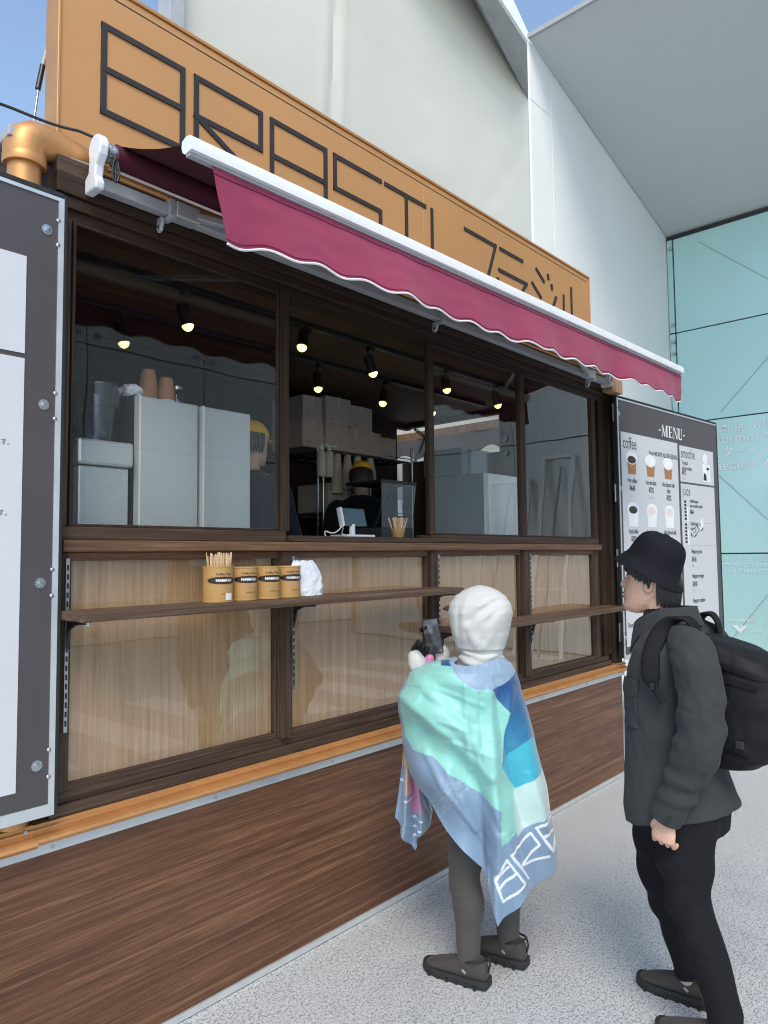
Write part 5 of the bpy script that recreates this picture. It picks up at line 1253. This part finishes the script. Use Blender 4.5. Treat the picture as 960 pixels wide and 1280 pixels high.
CW = Vector((2.46, -.64, 0)); SW = Vector((.58041, -.81432, 0)); VW = Vector((.81432, .58041, 0))
def Wp(s, d, z): return CW + SW * s + VW * d + Vector((0, 0, z))
FW = Vector((-.20, .98, 0)).normalized(); LW = Vector((-FW.y, FW.x, 0))     # facing, her left
WC = Wp(.04, .0, 0)
wb = MB()
HCW = WC + FW * -.002 + Vector((0, 0, 1.425)); mtw = head(wb, HCW, yaw=math.atan2(-FW.x, FW.y), sc=.98)
limb(wb, [WC + Vector((0, 0, 1.20)), WC + Vector((0, 0, 1.36))], [.05, .048])
def yawed(mb0):   # torso() builds facing +Y: turn it to the facing of the figure
    q = Matrix.Rotation(math.atan2(-FW.x, FW.y), 4, 'Z'); mb0.v = [tuple(WC + q @ Vector(p)) for p in mb0.v]; return mb0
t_ = yawed(torso(MB(), [(.70, .10, -.13, .15), (.80, .10, -.13, .155), (.92, .09, -.10, .135), (1.08, .10, -.09, .145), (1.17, .08, -.09, .150), (1.215, .04, -.06, .10), (1.235, .03, -.05, .05)], 0)); wb.add(t_.v, t_.f)
AL, AR = Vector((2.383, -.655, .07)), Vector((2.602, -.700, .07))
for ank, kn, hp in ((AL, Vector((2.392, -.640, .41)), WC + LW * .085 + Vector((0, 0, .78))), (AR, Vector((2.598, -.675, .41)), WC - LW * .085 + Vector((0, 0, .78)))):
    limb(wb, [hp, kn, ank], [.075, .048, .035])
SHL = WC + LW * .150 + Vector((0, 0, 1.165)); ELL = WC + LW * .145 + FW * .15 + Vector((0, 0, 1.02)); WRL = WC + LW * .05 + FW * .275 + Vector((0, 0, 1.235))
SHR = WC - LW * .150 + Vector((0, 0, 1.165)); ELR = WC - LW * .19 + FW * .14 + Vector((0, 0, 1.02)); WRR = WC - LW * .02 + FW * .19 + Vector((0, 0, 1.268))
limb(wb, [SHL, ELL, WRL], [.042, .036, .026]); limb(wb, [SHR, ELR, WRR], [.042, .036, .026])
woman = wb.build('person', 'skin_pale', smooth=True); remesh(woman, .0045, 2, .4)
tag(woman, 'person in white hood and leggings wrapped in a teal printed flag, raising a phone', 'person')
def WO(mb, name, mat, parent=woman, **k): return mb.build(name, mat, parent, **k)
# leggings
lg = MB(); t_ = yawed(torso(MB(), [(.66, .12, -.15, .165), (.78, .12, -.155, .172), (.90, .10, -.12, .155), (.98, .09, -.10, .14)], 0)); lg.add(t_.v, t_.f)
def lfold(u, a): return .05 * math.sin(u * 150) * math.exp(-((u - .985) / .02) ** 2) + .018 * math.sin(u * 90 + math.sin(a)) * math.exp(-((u - .53) / .06) ** 2) + .012 * noise.noise((math.cos(a), math.sin(a), u * 12))
for ank, sd_ in ((AL, 1), (AR, -1)):
    hp = WC + LW * .085 * sd_ + Vector((0, 0, .76)); kn = Vector((ank.x + .008, ank.y + .022, .405))
    limb(lg, [hp, hp.lerp(kn, .45), kn, kn.lerp(ank, .30) - FW * .012, kn.lerp(ank, .62) - FW * .004, ank + Vector((0, 0, .012))], [(.090, .105), (.080, .088), (.060, .064), (.057, .066), (.047, .051), (.043, .045)], n=48, ref=tuple(LW), steps=22, fold=lfold)
remesh(WO(lg, 'leggings', 'leggings_grey'), .005, 2, .4)
shoe(woman, (2.398, -.735, 0), (2.352, -.452, 0)); shoe(woman, (2.618, -.775, 0), (2.575, -.495, 0))
# hood and the jacket neck below it
def inpoly(p, poly):
    x, y = p; r = False; j = len(poly) - 1
    for i in range(len(poly)):
        xi, yi = poly[i]; xj, yj = poly[j]
        if (yi > y) != (yj > y) and x < (xj - xi) * (y - yi) / (yj - yi) + xi: r = not r
        j = i
    return r
def segd(p, a, b_):
    ax, ay = a; bx, by = b_; dx, dy = bx - ax, by - ay; t = max(0, min(1, ((p[0] - ax) * dx + (p[1] - ay) * dy) / (dx * dx + dy * dy))); return math.hypot(p[0] - ax - t * dx, p[1] - ay - t * dy)
HF = [(-.125, 1.47, -.02, 1.335, .055), (-.13, 1.50, .01, 1.40, .05), (-.11, 1.53, .03, 1.46, .04), (-.115, 1.43, -.05, 1.325, .05), (.02, 1.53, .035, 1.35, .035), (-.06, 1.545, -.005, 1.36, .04), (-.10, 1.48, -.045, 1.36, -.05), (-.10, 1.515, .0, 1.43, -.045)]
HS = [(1.268, .070, .088, .078), (1.285, .078, .092, .082), (1.300, .090, .094, .090), (1.318, .104, .100, .098), (1.376, .124, .118, .110), (1.41, .131, .126, .115), (1.455, .136, .134, .118), (1.49, .129, .129, .112), (1.52, .108, .112, .096), (1.543, .080, .084, .072), (1.558, .052, .056, .048), (1.567, .024, .026, .022), (1.571, .004, .004, .004)]
rows = []
qy = Matrix.Rotation(math.atan2(-FW.x, FW.y), 3, 'Z')
for i in range(76):
    z = 1.268 + .303 * i / 75; fr, bk, hw = lerp_rows(HS, z); row = []
    for k in range(96):
        a = 2 * math.pi * k / 96; c, s = math.cos(a), math.sin(a); y = s * (fr if s > 0 else bk); x = c * hw
        f = 1.0 + .030 * noise.noise((c * 2, s * 2, z * 9))
        side = max(0, 1 - abs(s)) ** .5
        f += .040 * math.sin((z - 1.3) * 50 + y * 52 + c) * math.exp(-((y + .045) / .05) ** 2) * math.exp(-((z - 1.45) / .07) ** 2)
        f += .030 * math.sin((z - 1.3) * 26 - y * 70) * math.exp(-((y + .02) / .05) ** 2) * math.exp(-((z - 1.37) / .05) ** 2)
        for (ya, za, yb2, zb2, am) in HF:
            if (c < .3): f += am * math.exp(-(segd((y, z), (ya, za), (yb2, zb2)) / .013) ** 2) * min(1, .3 - c)
        if y > .060: f += .020 * min(1, (y - .060) / .006)           # front band stands proud
        if abs(y - .058) < .004: f -= .010
        if z < 1.310: f -= .035 * min(1, (1.310 - z) / .004)         # hood hem above the neck
        if abs(z - 1.312) < .003: f += .010
        p = WC + qy @ Vector((x * f, y * f, 0)); row.append((p.x, p.y, z))
    rows.append(row)
WO(MB().grid(rows, closed=True), 'hood', 'hood_white', smooth=True, fix=True)
sm = []
for i in range(33):
    a = R_(-8 + 196 * i / 32); zz = 1.315 + .250 * max(0, math.sin(a)) ** .75 if True else 0
    fr_, bk_, hw_ = lerp_rows(HS, zz); xx = math.copysign(hw_ * math.sqrt(max(0, 1 - (.055 / fr_) ** 2)) if fr_ > .056 else 0, math.cos(a)) * 1.012
    if fr_ > .06: sm.append(tuple(WC + qy @ Vector((xx, .056, 0)) + Vector((0, 0, zz))))
half_ = [p for p in sm if (qy.transposed() @ (Vector(p) - WC)).x < 0]
if len(half_) > 3: WO(MB().tube(sorted(half_, key=lambda p: p[2]), .0022, n=6), 'hood_seam', 'hood_white', smooth=True)
nk = MB(); limb(nk, [WC + Vector((0, 0, 1.17)), WC + Vector((0, 0, 1.24)), WC + Vector((0, 0, 1.30))], [(.112, .108), (.100, .098), (.088, .086)], n=60, steps=14, fold=lambda u, a: .05 * noise.noise((math.cos(a) * 2, math.sin(a) * 2, u * 7)) + .035 * math.sin(u * 22 + 2.5 * math.sin(a * 2))); WO(nk, 'jacket_neck', 'hood_white', smooth=True)
br = MB(); rows = []
for (u, th) in ((0, .0), (.35, .004), (.7, .003), (1, -.004)):
    rows.append([tuple(WC + qy @ Vector((math.sin(a) * (.075 - .022 * u), .095 + .075 * u * math.cos(a * .9), 0)) + Vector((0, 0, 1.492 + th - .012 * abs(math.sin(a)) - .014 * u))) for a in [R_(-80 + 10 * k) for k in range(17)]])
WO(br.grid(rows), 'cap_peak', 'board_grey', smooth=True, fix=False).modifiers.new('t', 'SOLIDIFY').thickness = .004
# ---- the flag: a wide cloth round the shoulders; chart (s, z) carries its print
m, nt, b = new_mat('flag_print')
at = N(nt, 'Attribute', attribute_name='print'); nt.links.new(at.outputs['Color'], b.inputs['Base Color'])
b.inputs['Roughness'].default_value = .42; b.inputs['Sheen Weight'].default_value = .2; b.inputs['Specular IOR Level'].default_value = .4
v = coords(nt, (1, 1, 1)); n_ = N(nt, 'TexNoise', Scale=5.0, Detail=3.0, Distortion=1.0); nt.links.new(v, n_.inputs['Vector'])
wv = N(nt, 'TexNoise', Scale=26.0, Detail=2.0, Distortion=2.0); nt.links.new(v, wv.inputs['Vector'])
b1 = N(nt, 'Bump'); b1.inputs['Strength'].default_value = .35; b1.inputs['Distance'].default_value = .025; nt.links.new(n_.outputs[0], b1.inputs['Height'])
b2 = N(nt, 'Bump'); b2.inputs['Strength'].default_value = .14; b2.inputs['Distance'].default_value = .010; nt.links.new(wv.outputs[0], b2.inputs['Height']); nt.links.new(b1.outputs[0], b2.inputs['Normal']); nt.links.new(b2.outputs[0], b.inputs['Normal'])
TEAL, SLATE, PALE, CYAN, WHITE = (.23, .57, .50), (.20, .30, .43), (.47, .63, .61), (.05, .40, .50), (.74, .78, .82)
TEAL2 = (.29, .63, .57)
def mixc(a, b_, t): return tuple(x + (y - x) * t for x, y in zip(a, b_))
def flag_col(s, z):
    for pl in LETTERS:
        for a, b_ in zip(pl[:-1], pl[1:]):
            if segd((s, z), a, b_) < .0048: return WHITE
        if len(pl) == 4 and segd((s, z), pl[-1], pl[0]) < .0048: return WHITE
    if (s - .05) ** 2 / .0225 + (z - 1.303) ** 2 / .0275 < 1: 
        return mixc(SLATE, (.36, .48, .62), .35 + .5 * max(0, noise.noise((s * 60, z * 26, 5))))
    if inpoly((s, z), POLY['dark']): return mixc((.018, .075, .235), (.035, .25, .42), max(0, min(1, (1.16 - z) / .30)))
    if inpoly((s, z), POLY['dark_l']): return (.018, .075, .235)
    if inpoly((s, z), POLY['cyan']): return mixc((.06, .50, .62), (.04, .38, .52), max(0, min(1, (1.0 - z) / .25)))
    if inpoly((s, z), POLY['pale']): return PALE
    if inpoly((s, z), POLY['slate_r']): return SLATE
    if inpoly((s, z), POLY['slate_l']):
        u = (s + .10) * .75 + (z - .78) * .66; w2 = -(s + .10) * .66 + (z - .78) * .75     # block of fine faded lettering along the hem
        if -.10 < w2 < -.015 and -.15 < u < .22 and noise.noise((u * 46, w2 * 190, 2)) > .12: return mixc(SLATE, WHITE, .22)
        return SLATE
    return mixc(TEAL, TEAL2, .5 + .5 * noise.noise((s * 3, z * 3, 1)))
FR = [(.10, -.262, .335, .23), (.3, -.262, .330, .225), (.5, -.262, .322, .22), (.66, -.262, .302, .22), (.84, -.275, .270, .222), (.957, -.308, .247, .226), (1.04, -.318, .228, .228), (1.10, -.310, .212, .226), (1.15, -.292, .198, .222), (1.20, -.255, .184, .205), (1.24, -.200, .165, .155), (1.27, -.082, .132, .112), (1.29, -.055, .120, .10)]
HEMT = [(-.40, .95), (-.15, .90), (0.0, .850), (.10, .775), (.2, .697), (.331, .554), (.44, .462), (.50, .405), (.523, .337), (.55, .189), (.60, .222), (.688, .317), (.80, .372), (.94, .427), (1.0, .50), (1.2, .62), (1.4, .75)]
TOPT = [(-.40, 1.22), (-.1, 1.235), (0, 1.250), (.15, 1.272), (.3, 1.262), (.42, 1.238), (.5, 1.232), (.62, 1.245), (.75, 1.268), (.9, 1.272), (1.0, 1.268), (1.4, 1.20)]
def tab(T, x):
    for a, b_ in zip(T[:-1], T[1:]):
        if x <= b_[0]: return a[1] + (b_[1] - a[1]) * max(0, (x - a[0])) / (b_[0] - a[0])
    return T[-1][1]
FF = [(-.25, 1.20, .0, .93, .030, .016), (-.29, 1.11, .06, .79, .022, .014), (-.20, 1.10, .0, .99, .018, -.012), (.075, 1.13, .085, .42, .022, .020), (.105, 1.10, .20, .60, .020, -.014), (.20, 1.08, .275, .60, .022, .014), (-.13, 1.01, .10, .93, .010, .004), (-.08, .92, .10, .87, .010, .004), (-.24, .98, -.10, .93, .015, -.010), (-.03, 1.15, -.02, .80, .012, .008),
      (-.16, 1.14, .04, 1.07, .012, .005), (.0, .78, .09, .58, .014, -.012), (-.10, .80, .06, .45, .016, .014), (-.20, .88, .0, .56, .013, .010), (.14, .56, .22, .36, .012, -.010), (.22, .80, .30, .50, .012, .010), (.16, 1.15, .12, .85, .010, .007), (.03, 1.12, .03, .86, .010, -.005)]
NT_, NV_ = 400, 330
rows = []; cols = []
for i in range(NV_ + 1):
    vv = i / NV_; row = []
    for j in range(NT_ + 1):
        t = -.32 + 1.66 * j / NT_
        zt, zh = tab(TOPT, t), tab(HEMT, t); z = zt + (zh - zt) * vv
        sl, sr, dp = lerp_rows(FR, z); mid = (sl + sr) / 2; half = (sr - sl) / 2
        s = mid - half * math.cos(math.pi * t); d = -dp * math.sin(math.pi * t) + .004
        # drape: folds running from the shoulders and the raised elbow towards the low corner
        g1 = (s + .30) * .55 + (z - 1.05) * .83; g2 = (s - .18) * .95 + (z - 1.2) * .22
        lo = min(1, max(0, (zt - z) / .14))
        f = .022 * math.sin(g1 * 30 + 1.5 * noise.noise((s * 3, z * 3, 0))) * math.exp(-((s + .12) / .20) ** 2) * lo
        f += .030 * lo * math.sin(g2 * 34 + 2.0) * math.exp(-((s - .10) / .20) ** 2) * min(1, (1.25 - z) / .5)
        f += .024 * lo * noise.noise((s * 4.5 + 7, z * 2.6, 0)) + .014 * lo * noise.noise((s * 11, z * 6 + 3, 4))
        if t > .52: f += .030 * math.exp(-((t - .555) / .035) ** 2) * max(0, min(1, (1.0 - z) / .6))
        if .50 < t < .545: f -= .03 * max(0, min(1, (.75 - z) / .3)) * math.sin((t - .50) / .045 * math.pi)
        f -= .022 * math.exp(-((s + .235) / .05) ** 2 - ((z - .965) / .04) ** 2) * (1 if t < .5 else 0)
        if -.02 < t < 1.02:
            for (xa, za, xb, zb2, wd_, am) in FF:
                q_ = segd((s, z), (xa, za), (xb, zb2))
                if q_ < 3 * wd_: f += am * math.exp(-(q_ / wd_) ** 2)
        n2 = math.sin(math.pi * t)
        k_ = 1 + d / 3.021
        p = Wp((s - math.cos(math.pi * t) * f * .6) * k_, d - f * n2, 1.7 + (z - 1.7) * k_)
        row.append(tuple(p))
        cols.append(flag_col(s, z) if -.02 <= t <= 1.02 else SLATE if (t < 0 or z < .8) else TEAL)
    rows.append(row)
fo = WO(MB().grid(rows), 'flag', 'flag_print', smooth=True, fix=False)
def paint(o, cols):
    ca = o.data.color_attributes.new('print', 'FLOAT_COLOR', 'POINT'); ca.data.foreach_set('color', [x for c in cols for x in (*c, 1.0)])
paint(fo, cols); so_ = fo.modifiers.new('t', 'SOLIDIFY'); so_.thickness = .0025
# the other end of the flag hanging in front of her left side
PINK, YEL, BEI = (.60, .23, .42), (.56, .36, .08), (.56, .40, .34)
rows = []; cols = []
for i in range(141):
    vv = i / 140; row = []
    for j in range(121):
        u = j / 120
        zb_ = tab([(0, .575), (.12, .545), (.2, .55), (.32, .50), (.45, .445), (.56, .46), (.66, .52), (1, .565)], u); z = .965 + (zb_ - .965) * vv
        wd = .03 + .135 * min(1, vv * 1.15); sL_ = -.288 - .052 * vv ** 1.2; s = sL_ + wd * u + .010 * math.sin(u * 17) * vv
        d = .055 + .030 * math.sin(u * 15 + .6) * min(1, vv * 2) + .012 * math.sin(u * 31 + vv * 2)
        row.append(tuple(Wp(s, d, z)))
        if u < .17: c = BEI if z > .80 else (WHITE if abs(z - .735) < .004 else SLATE)
        elif u < .40: c = YEL if z > .795 and z < .90 else (PINK if z >= .90 else (BEI if z > .69 else (WHITE if abs(z - .665) < .004 else SLATE)))
        elif u < .72: c = mixc(PINK, BEI, max(0, min(1, (.55 - u) * 6)) * (z > .72)) if z > .605 + .06 * (u - .5) else (WHITE if min(abs(z - .585), abs(z - .545), abs(z - .508)) < .004 else SLATE)
        else: c = WHITE if min(segd((u, z), (.76, .66), (.84, .56)), segd((u, z), (.78, .72), (.95, .60)), segd((u, z), (.86, .68), (.97, .74))) < .012 * .5 else mixc(SLATE, (.40, .45, .48), .5)
        cols.append(c)
    rows.append(row)
f2 = WO(MB().grid(rows), 'flag_end', 'flag_print', smooth=True, fix=False); paint(f2, cols); f2.modifiers.new('t', 'SOLIDIFY').thickness = .0025
# sleeves, cuffs and gloved hands at the phone
def simple(mb, name, mat, col=None):
    o = WO(mb, name, mat, smooth=True)
    if col: paint(o, [col] * len(o.data.vertices))
    return o
sl_ = MB(); limb(sl_, [ELL + FW * .03 - LW * .03, ELL.lerp(WRL, .35), ELL.lerp(WRL, .80)], [.040, .046, .044], n=40, steps=14, fold=lambda u, a: .09 * noise.noise((math.cos(a) * 1.5, math.sin(a) * 1.5, u * 6))); simple(sl_, 'flag_sleeve', 'flag_print', SLATE)
sl_ = MB(); limb(sl_, [ELR, ELR.lerp(WRR, .35), ELR.lerp(WRR, .85)], [.055, .050, .040], n=40, steps=14, fold=lambda u, a: .09 * noise.noise((math.cos(a) * 1.5 + 4, math.sin(a) * 1.5, u * 6))); simple(sl_, 'flag_sleeve', 'flag_print', SLATE)
sl_ = MB(); limb(sl_, [WRL + Vector((0, 0, -.045)) - FW * .012, WRL, WRL + FW * .010 + Vector((0, 0, .034))], [.037, .040, .034], n=32, steps=8, fold=lambda u, a: .07 * noise.noise((math.cos(a) * 2, math.sin(a) * 2, u * 3))); simple(sl_, 'cuff', 'hood_white')
sl_ = MB(); limb(sl_, [WRR + Vector((0, 0, -.040)), WRR, WRR + FW * .006 + Vector((0, 0, .022))], [.034, .034, .029], n=32, steps=8); simple(sl_, 'cuff', 'hood_white')
sl_ = MB(); limb(sl_, [WC + FW * .20 + LW * .0 + Vector((0, 0, 1.15)), WC + FW * .235 + LW * .02 + Vector((0, 0, 1.215)), WC + FW * .23 + LW * .03 + Vector((0, 0, 1.262))], [.045, .034, .020], n=28, steps=8, fold=lambda u, a: .12 * noise.noise((math.cos(a) * 2, math.sin(a) * 2, u * 3))); simple(sl_, 'flag_fold', 'flag_print', PINK)
PH = Wp(-.165, .055, 1.352)
up_ = (Vector((0, 0, 1)) + SW * -.16).normalized(); nrm = (-VW * .92 + SW * -.25 + Vector((0, 0, .20))); nrm = (nrm - up_ * nrm.dot(up_)).normalized(); rx_ = up_.cross(nrm)
gl = MB(); hand(gl, WRL + FW * .004 + Vector((0, 0, .008)), up_ * .55 + (PH - up_ * .05 - WRL).normalized() * .8, nrm, -1, .55, .78)
simple(gl, 'glove', 'knit_black')
gl = MB(); hand(gl, WRR + FW * .008 + Vector((0, 0, .018)), up_ + FW * .2, nrm * .5 + SW * -.8, 1, .40, .92); simple(gl, 'glove', 'knit_black')
ph, put = TH('smartphone', 'black smartphone held up in front of the white hood', 'phone', tuple(PH))
Rm = Matrix((rx_, up_, nrm)).transposed()
put(MB().obox(PH, (.074, .150, .008), Rm), 'body', 'black_metal', bevel=.004, seg=3)
m, nt, b = new_mat('phone_screen'); v = coords(nt, (1, 1, 1)); n_ = N(nt, 'TexNoise', Scale=24.0, Detail=1.0); nt.links.new(v, n_.inputs['Vector'])
r = ramp(nt, n_.outputs[0], [(.35, (.012, .014, .018)), (.55, (.05, .055, .065)), (.75, (.13, .14, .16))]); nt.links.new(r.outputs[0], b.inputs['Base Color']); nt.links.new(r.outputs[0], b.inputs['Emission Color']); b.inputs['Emission Strength'].default_value = .25; b.inputs['Roughness'].default_value = .08
put(MB().obox(PH + nrm * .0044, (.067, .142, .0008), Rm), 'screen', 'phone_screen'); put(MB().obox(PH - nrm * .0055 - rx_ * .012 + up_ * .05, (.036, .036, .003), Rm), 'camera_block', 'black_metal', bevel=.002)
# ---------------------------------------------------------------- kiosk staff
def worker(loc, yaw, lean, label, cap_back, shirt='apron_navy'):
    q = Matrix.Translation(loc) @ Matrix.Rotation(yaw, 4, 'Z'); ql = q @ Matrix.Translation((0, 0, .95)) @ Matrix.Rotation(-lean, 4, 'X') @ Matrix.Translation((0, 0, -.95))
    def tf(mb, mm): mb.v = [tuple(mm @ Vector(p)) for p in mb.v]; return mb
    bd = MB(); hm_ = head(bd, Vector((0, .03, 1.50))); limb(bd, [(0, -.02, 1.25), (0, .0, 1.42)], [.058, .052]); torso(bd, [(.80, .11, -.12, .15), (1.0, .10, -.10, .14), (1.2, .11, -.11, .165), (1.30, .07, -.09, .16), (1.35, .03, -.06, .07)], 0)
    for s in (-1, 1): limb(bd, [(s * .19, -.01, 1.27), (s * .23, .04, 1.02), (s * .17, .24, .96)], [.042, .036, .026]); hand(bd, (s * .17, .25, .955), (0, 1, -.1), (0, 0, -1), -s, .35, .95)
    tf(bd, ql); lg_ = MB()
    for s in (-1, 1): limb(lg_, [(s * .09, -.01, .92), (s * .09, .01, .48), (s * .095, -.02, .06)], [.09, .06, .042])
    tf(lg_, q); o_ = MB(); o_.add(bd.v, bd.f); o_.add(lg_.v, lg_.f)
    w_ = o_.build('person', 'skin', smooth=True); remesh(w_, .005, 2, .4); tag(w_, label, 'person')
    sh = MB(); torso(sh, [(.78, .125, -.135, .165), (1.0, .115, -.115, .155), (1.2, .125, -.125, .18), (1.29, .085, -.105, .175), (1.345, .045, -.07, .085)], 0)
    for s in (-1, 1): limb(sh, [(s * .16, -.01, 1.28), (s * .20, -.01, 1.22), (s * .235, .04, 1.03), (s * .19, .18, .97)], [.06, .058, .05, .04], n=28, steps=8, fold=lambda u, a: .06 * noise.noise((math.cos(a) * 2, math.sin(a) * 2, u * 8)))
    remesh(tf(sh, ql).build('shirt', shirt, w_), .007, 2, .5)
    tro = MB(); torso(tro, [(.74, .11, -.13, .165), (.95, .11, -.125, .16)], 0)
    for s in (-1, 1): limb(tro, [(s * .09, -.01, .86), (s * .09, .01, .48), (s * .095, -.02, .07)], [.098, .07, .055])
    remesh(tf(tro, q).build('trousers', 'trousers_black', w_), .008, 2, .5)
    hM = ql @ Matrix.Translation((0, .03, 1.50))
    rows = []
    for i in range(12):
        th = math.pi / 2 * i / 11 * 1.02; rows.append([tuple(hM @ Vector((.083 * math.sin(th) * math.cos(p), -.014 + .110 * math.sin(th) * math.sin(p), .042 + .092 * math.cos(th)))) for p in [2 * math.pi * j / 32 for j in range(32)]])
    cp = MB().grid(rows, closed=True).build('cap', 'yellow_cap', w_, smooth=True)
    sg_ = -1 if cap_back else 1; rows = []
    for u in (0, .5, 1): rows.append([tuple(hM @ Vector((.072 * math.sin(a) * (1 - .15 * u), sg_ * (.078 + .080 * u * math.cos(a * .85)) - .01, .042 - .014 * u - .012 * abs(math.sin(a)) ** 2))) for a in [R_(-75 + 10 * k) for k in range(16)]])
    pk_ = MB().grid(rows).build('cap_peak', 'yellow_cap', cp, smooth=True, fix=False); pk_.modifiers.new('t', 'SOLIDIFY').thickness = .004
    hr = MB()
    for i in range(60):
        a = R_(random.uniform(185, 355)); x0 = .078 * math.cos(a); y0 = -.014 + .102 * math.sin(a); hr.tube([hM @ Vector((x0 * 1.02, y0 * 1.02, .05)), hM @ Vector((x0 * 1.05, y0 * 1.05, .0)), hM @ Vector((x0 * .98, y0 * .98, -.05 + random.uniform(-.015, .01)))], [.008, .008, .002], n=6)
    hr.build('hair', 'hair_black', w_, smooth=True)
    for s in (-1, 1): shoe(w_, tuple(q @ Vector((s * .095, -.10, .0))), tuple(q @ Vector((s * .11, .17, .0))))
    for s in (-1, 1):
        MB().lathe([(.001, -.003), (.009, 0), (.001, .003)], (0, 0, 0), n=12, axis='y').build('eye', 'eye_dark', w_).data.transform(hM @ Matrix.Translation((s * .032, .0835, .018)))
    return w_
worker(Vector((2.35, .74, .82)), R_(-70), R_(2), 'kiosk worker in yellow cap and navy top beside the steel refrigerator', False)
w2 = worker(Vector((3.55, 1.06, .78)), R_(-48), R_(16), 'kiosk worker in dark clothes and yellow cap turned away behind the drink dispenser', False, 'knit_black')
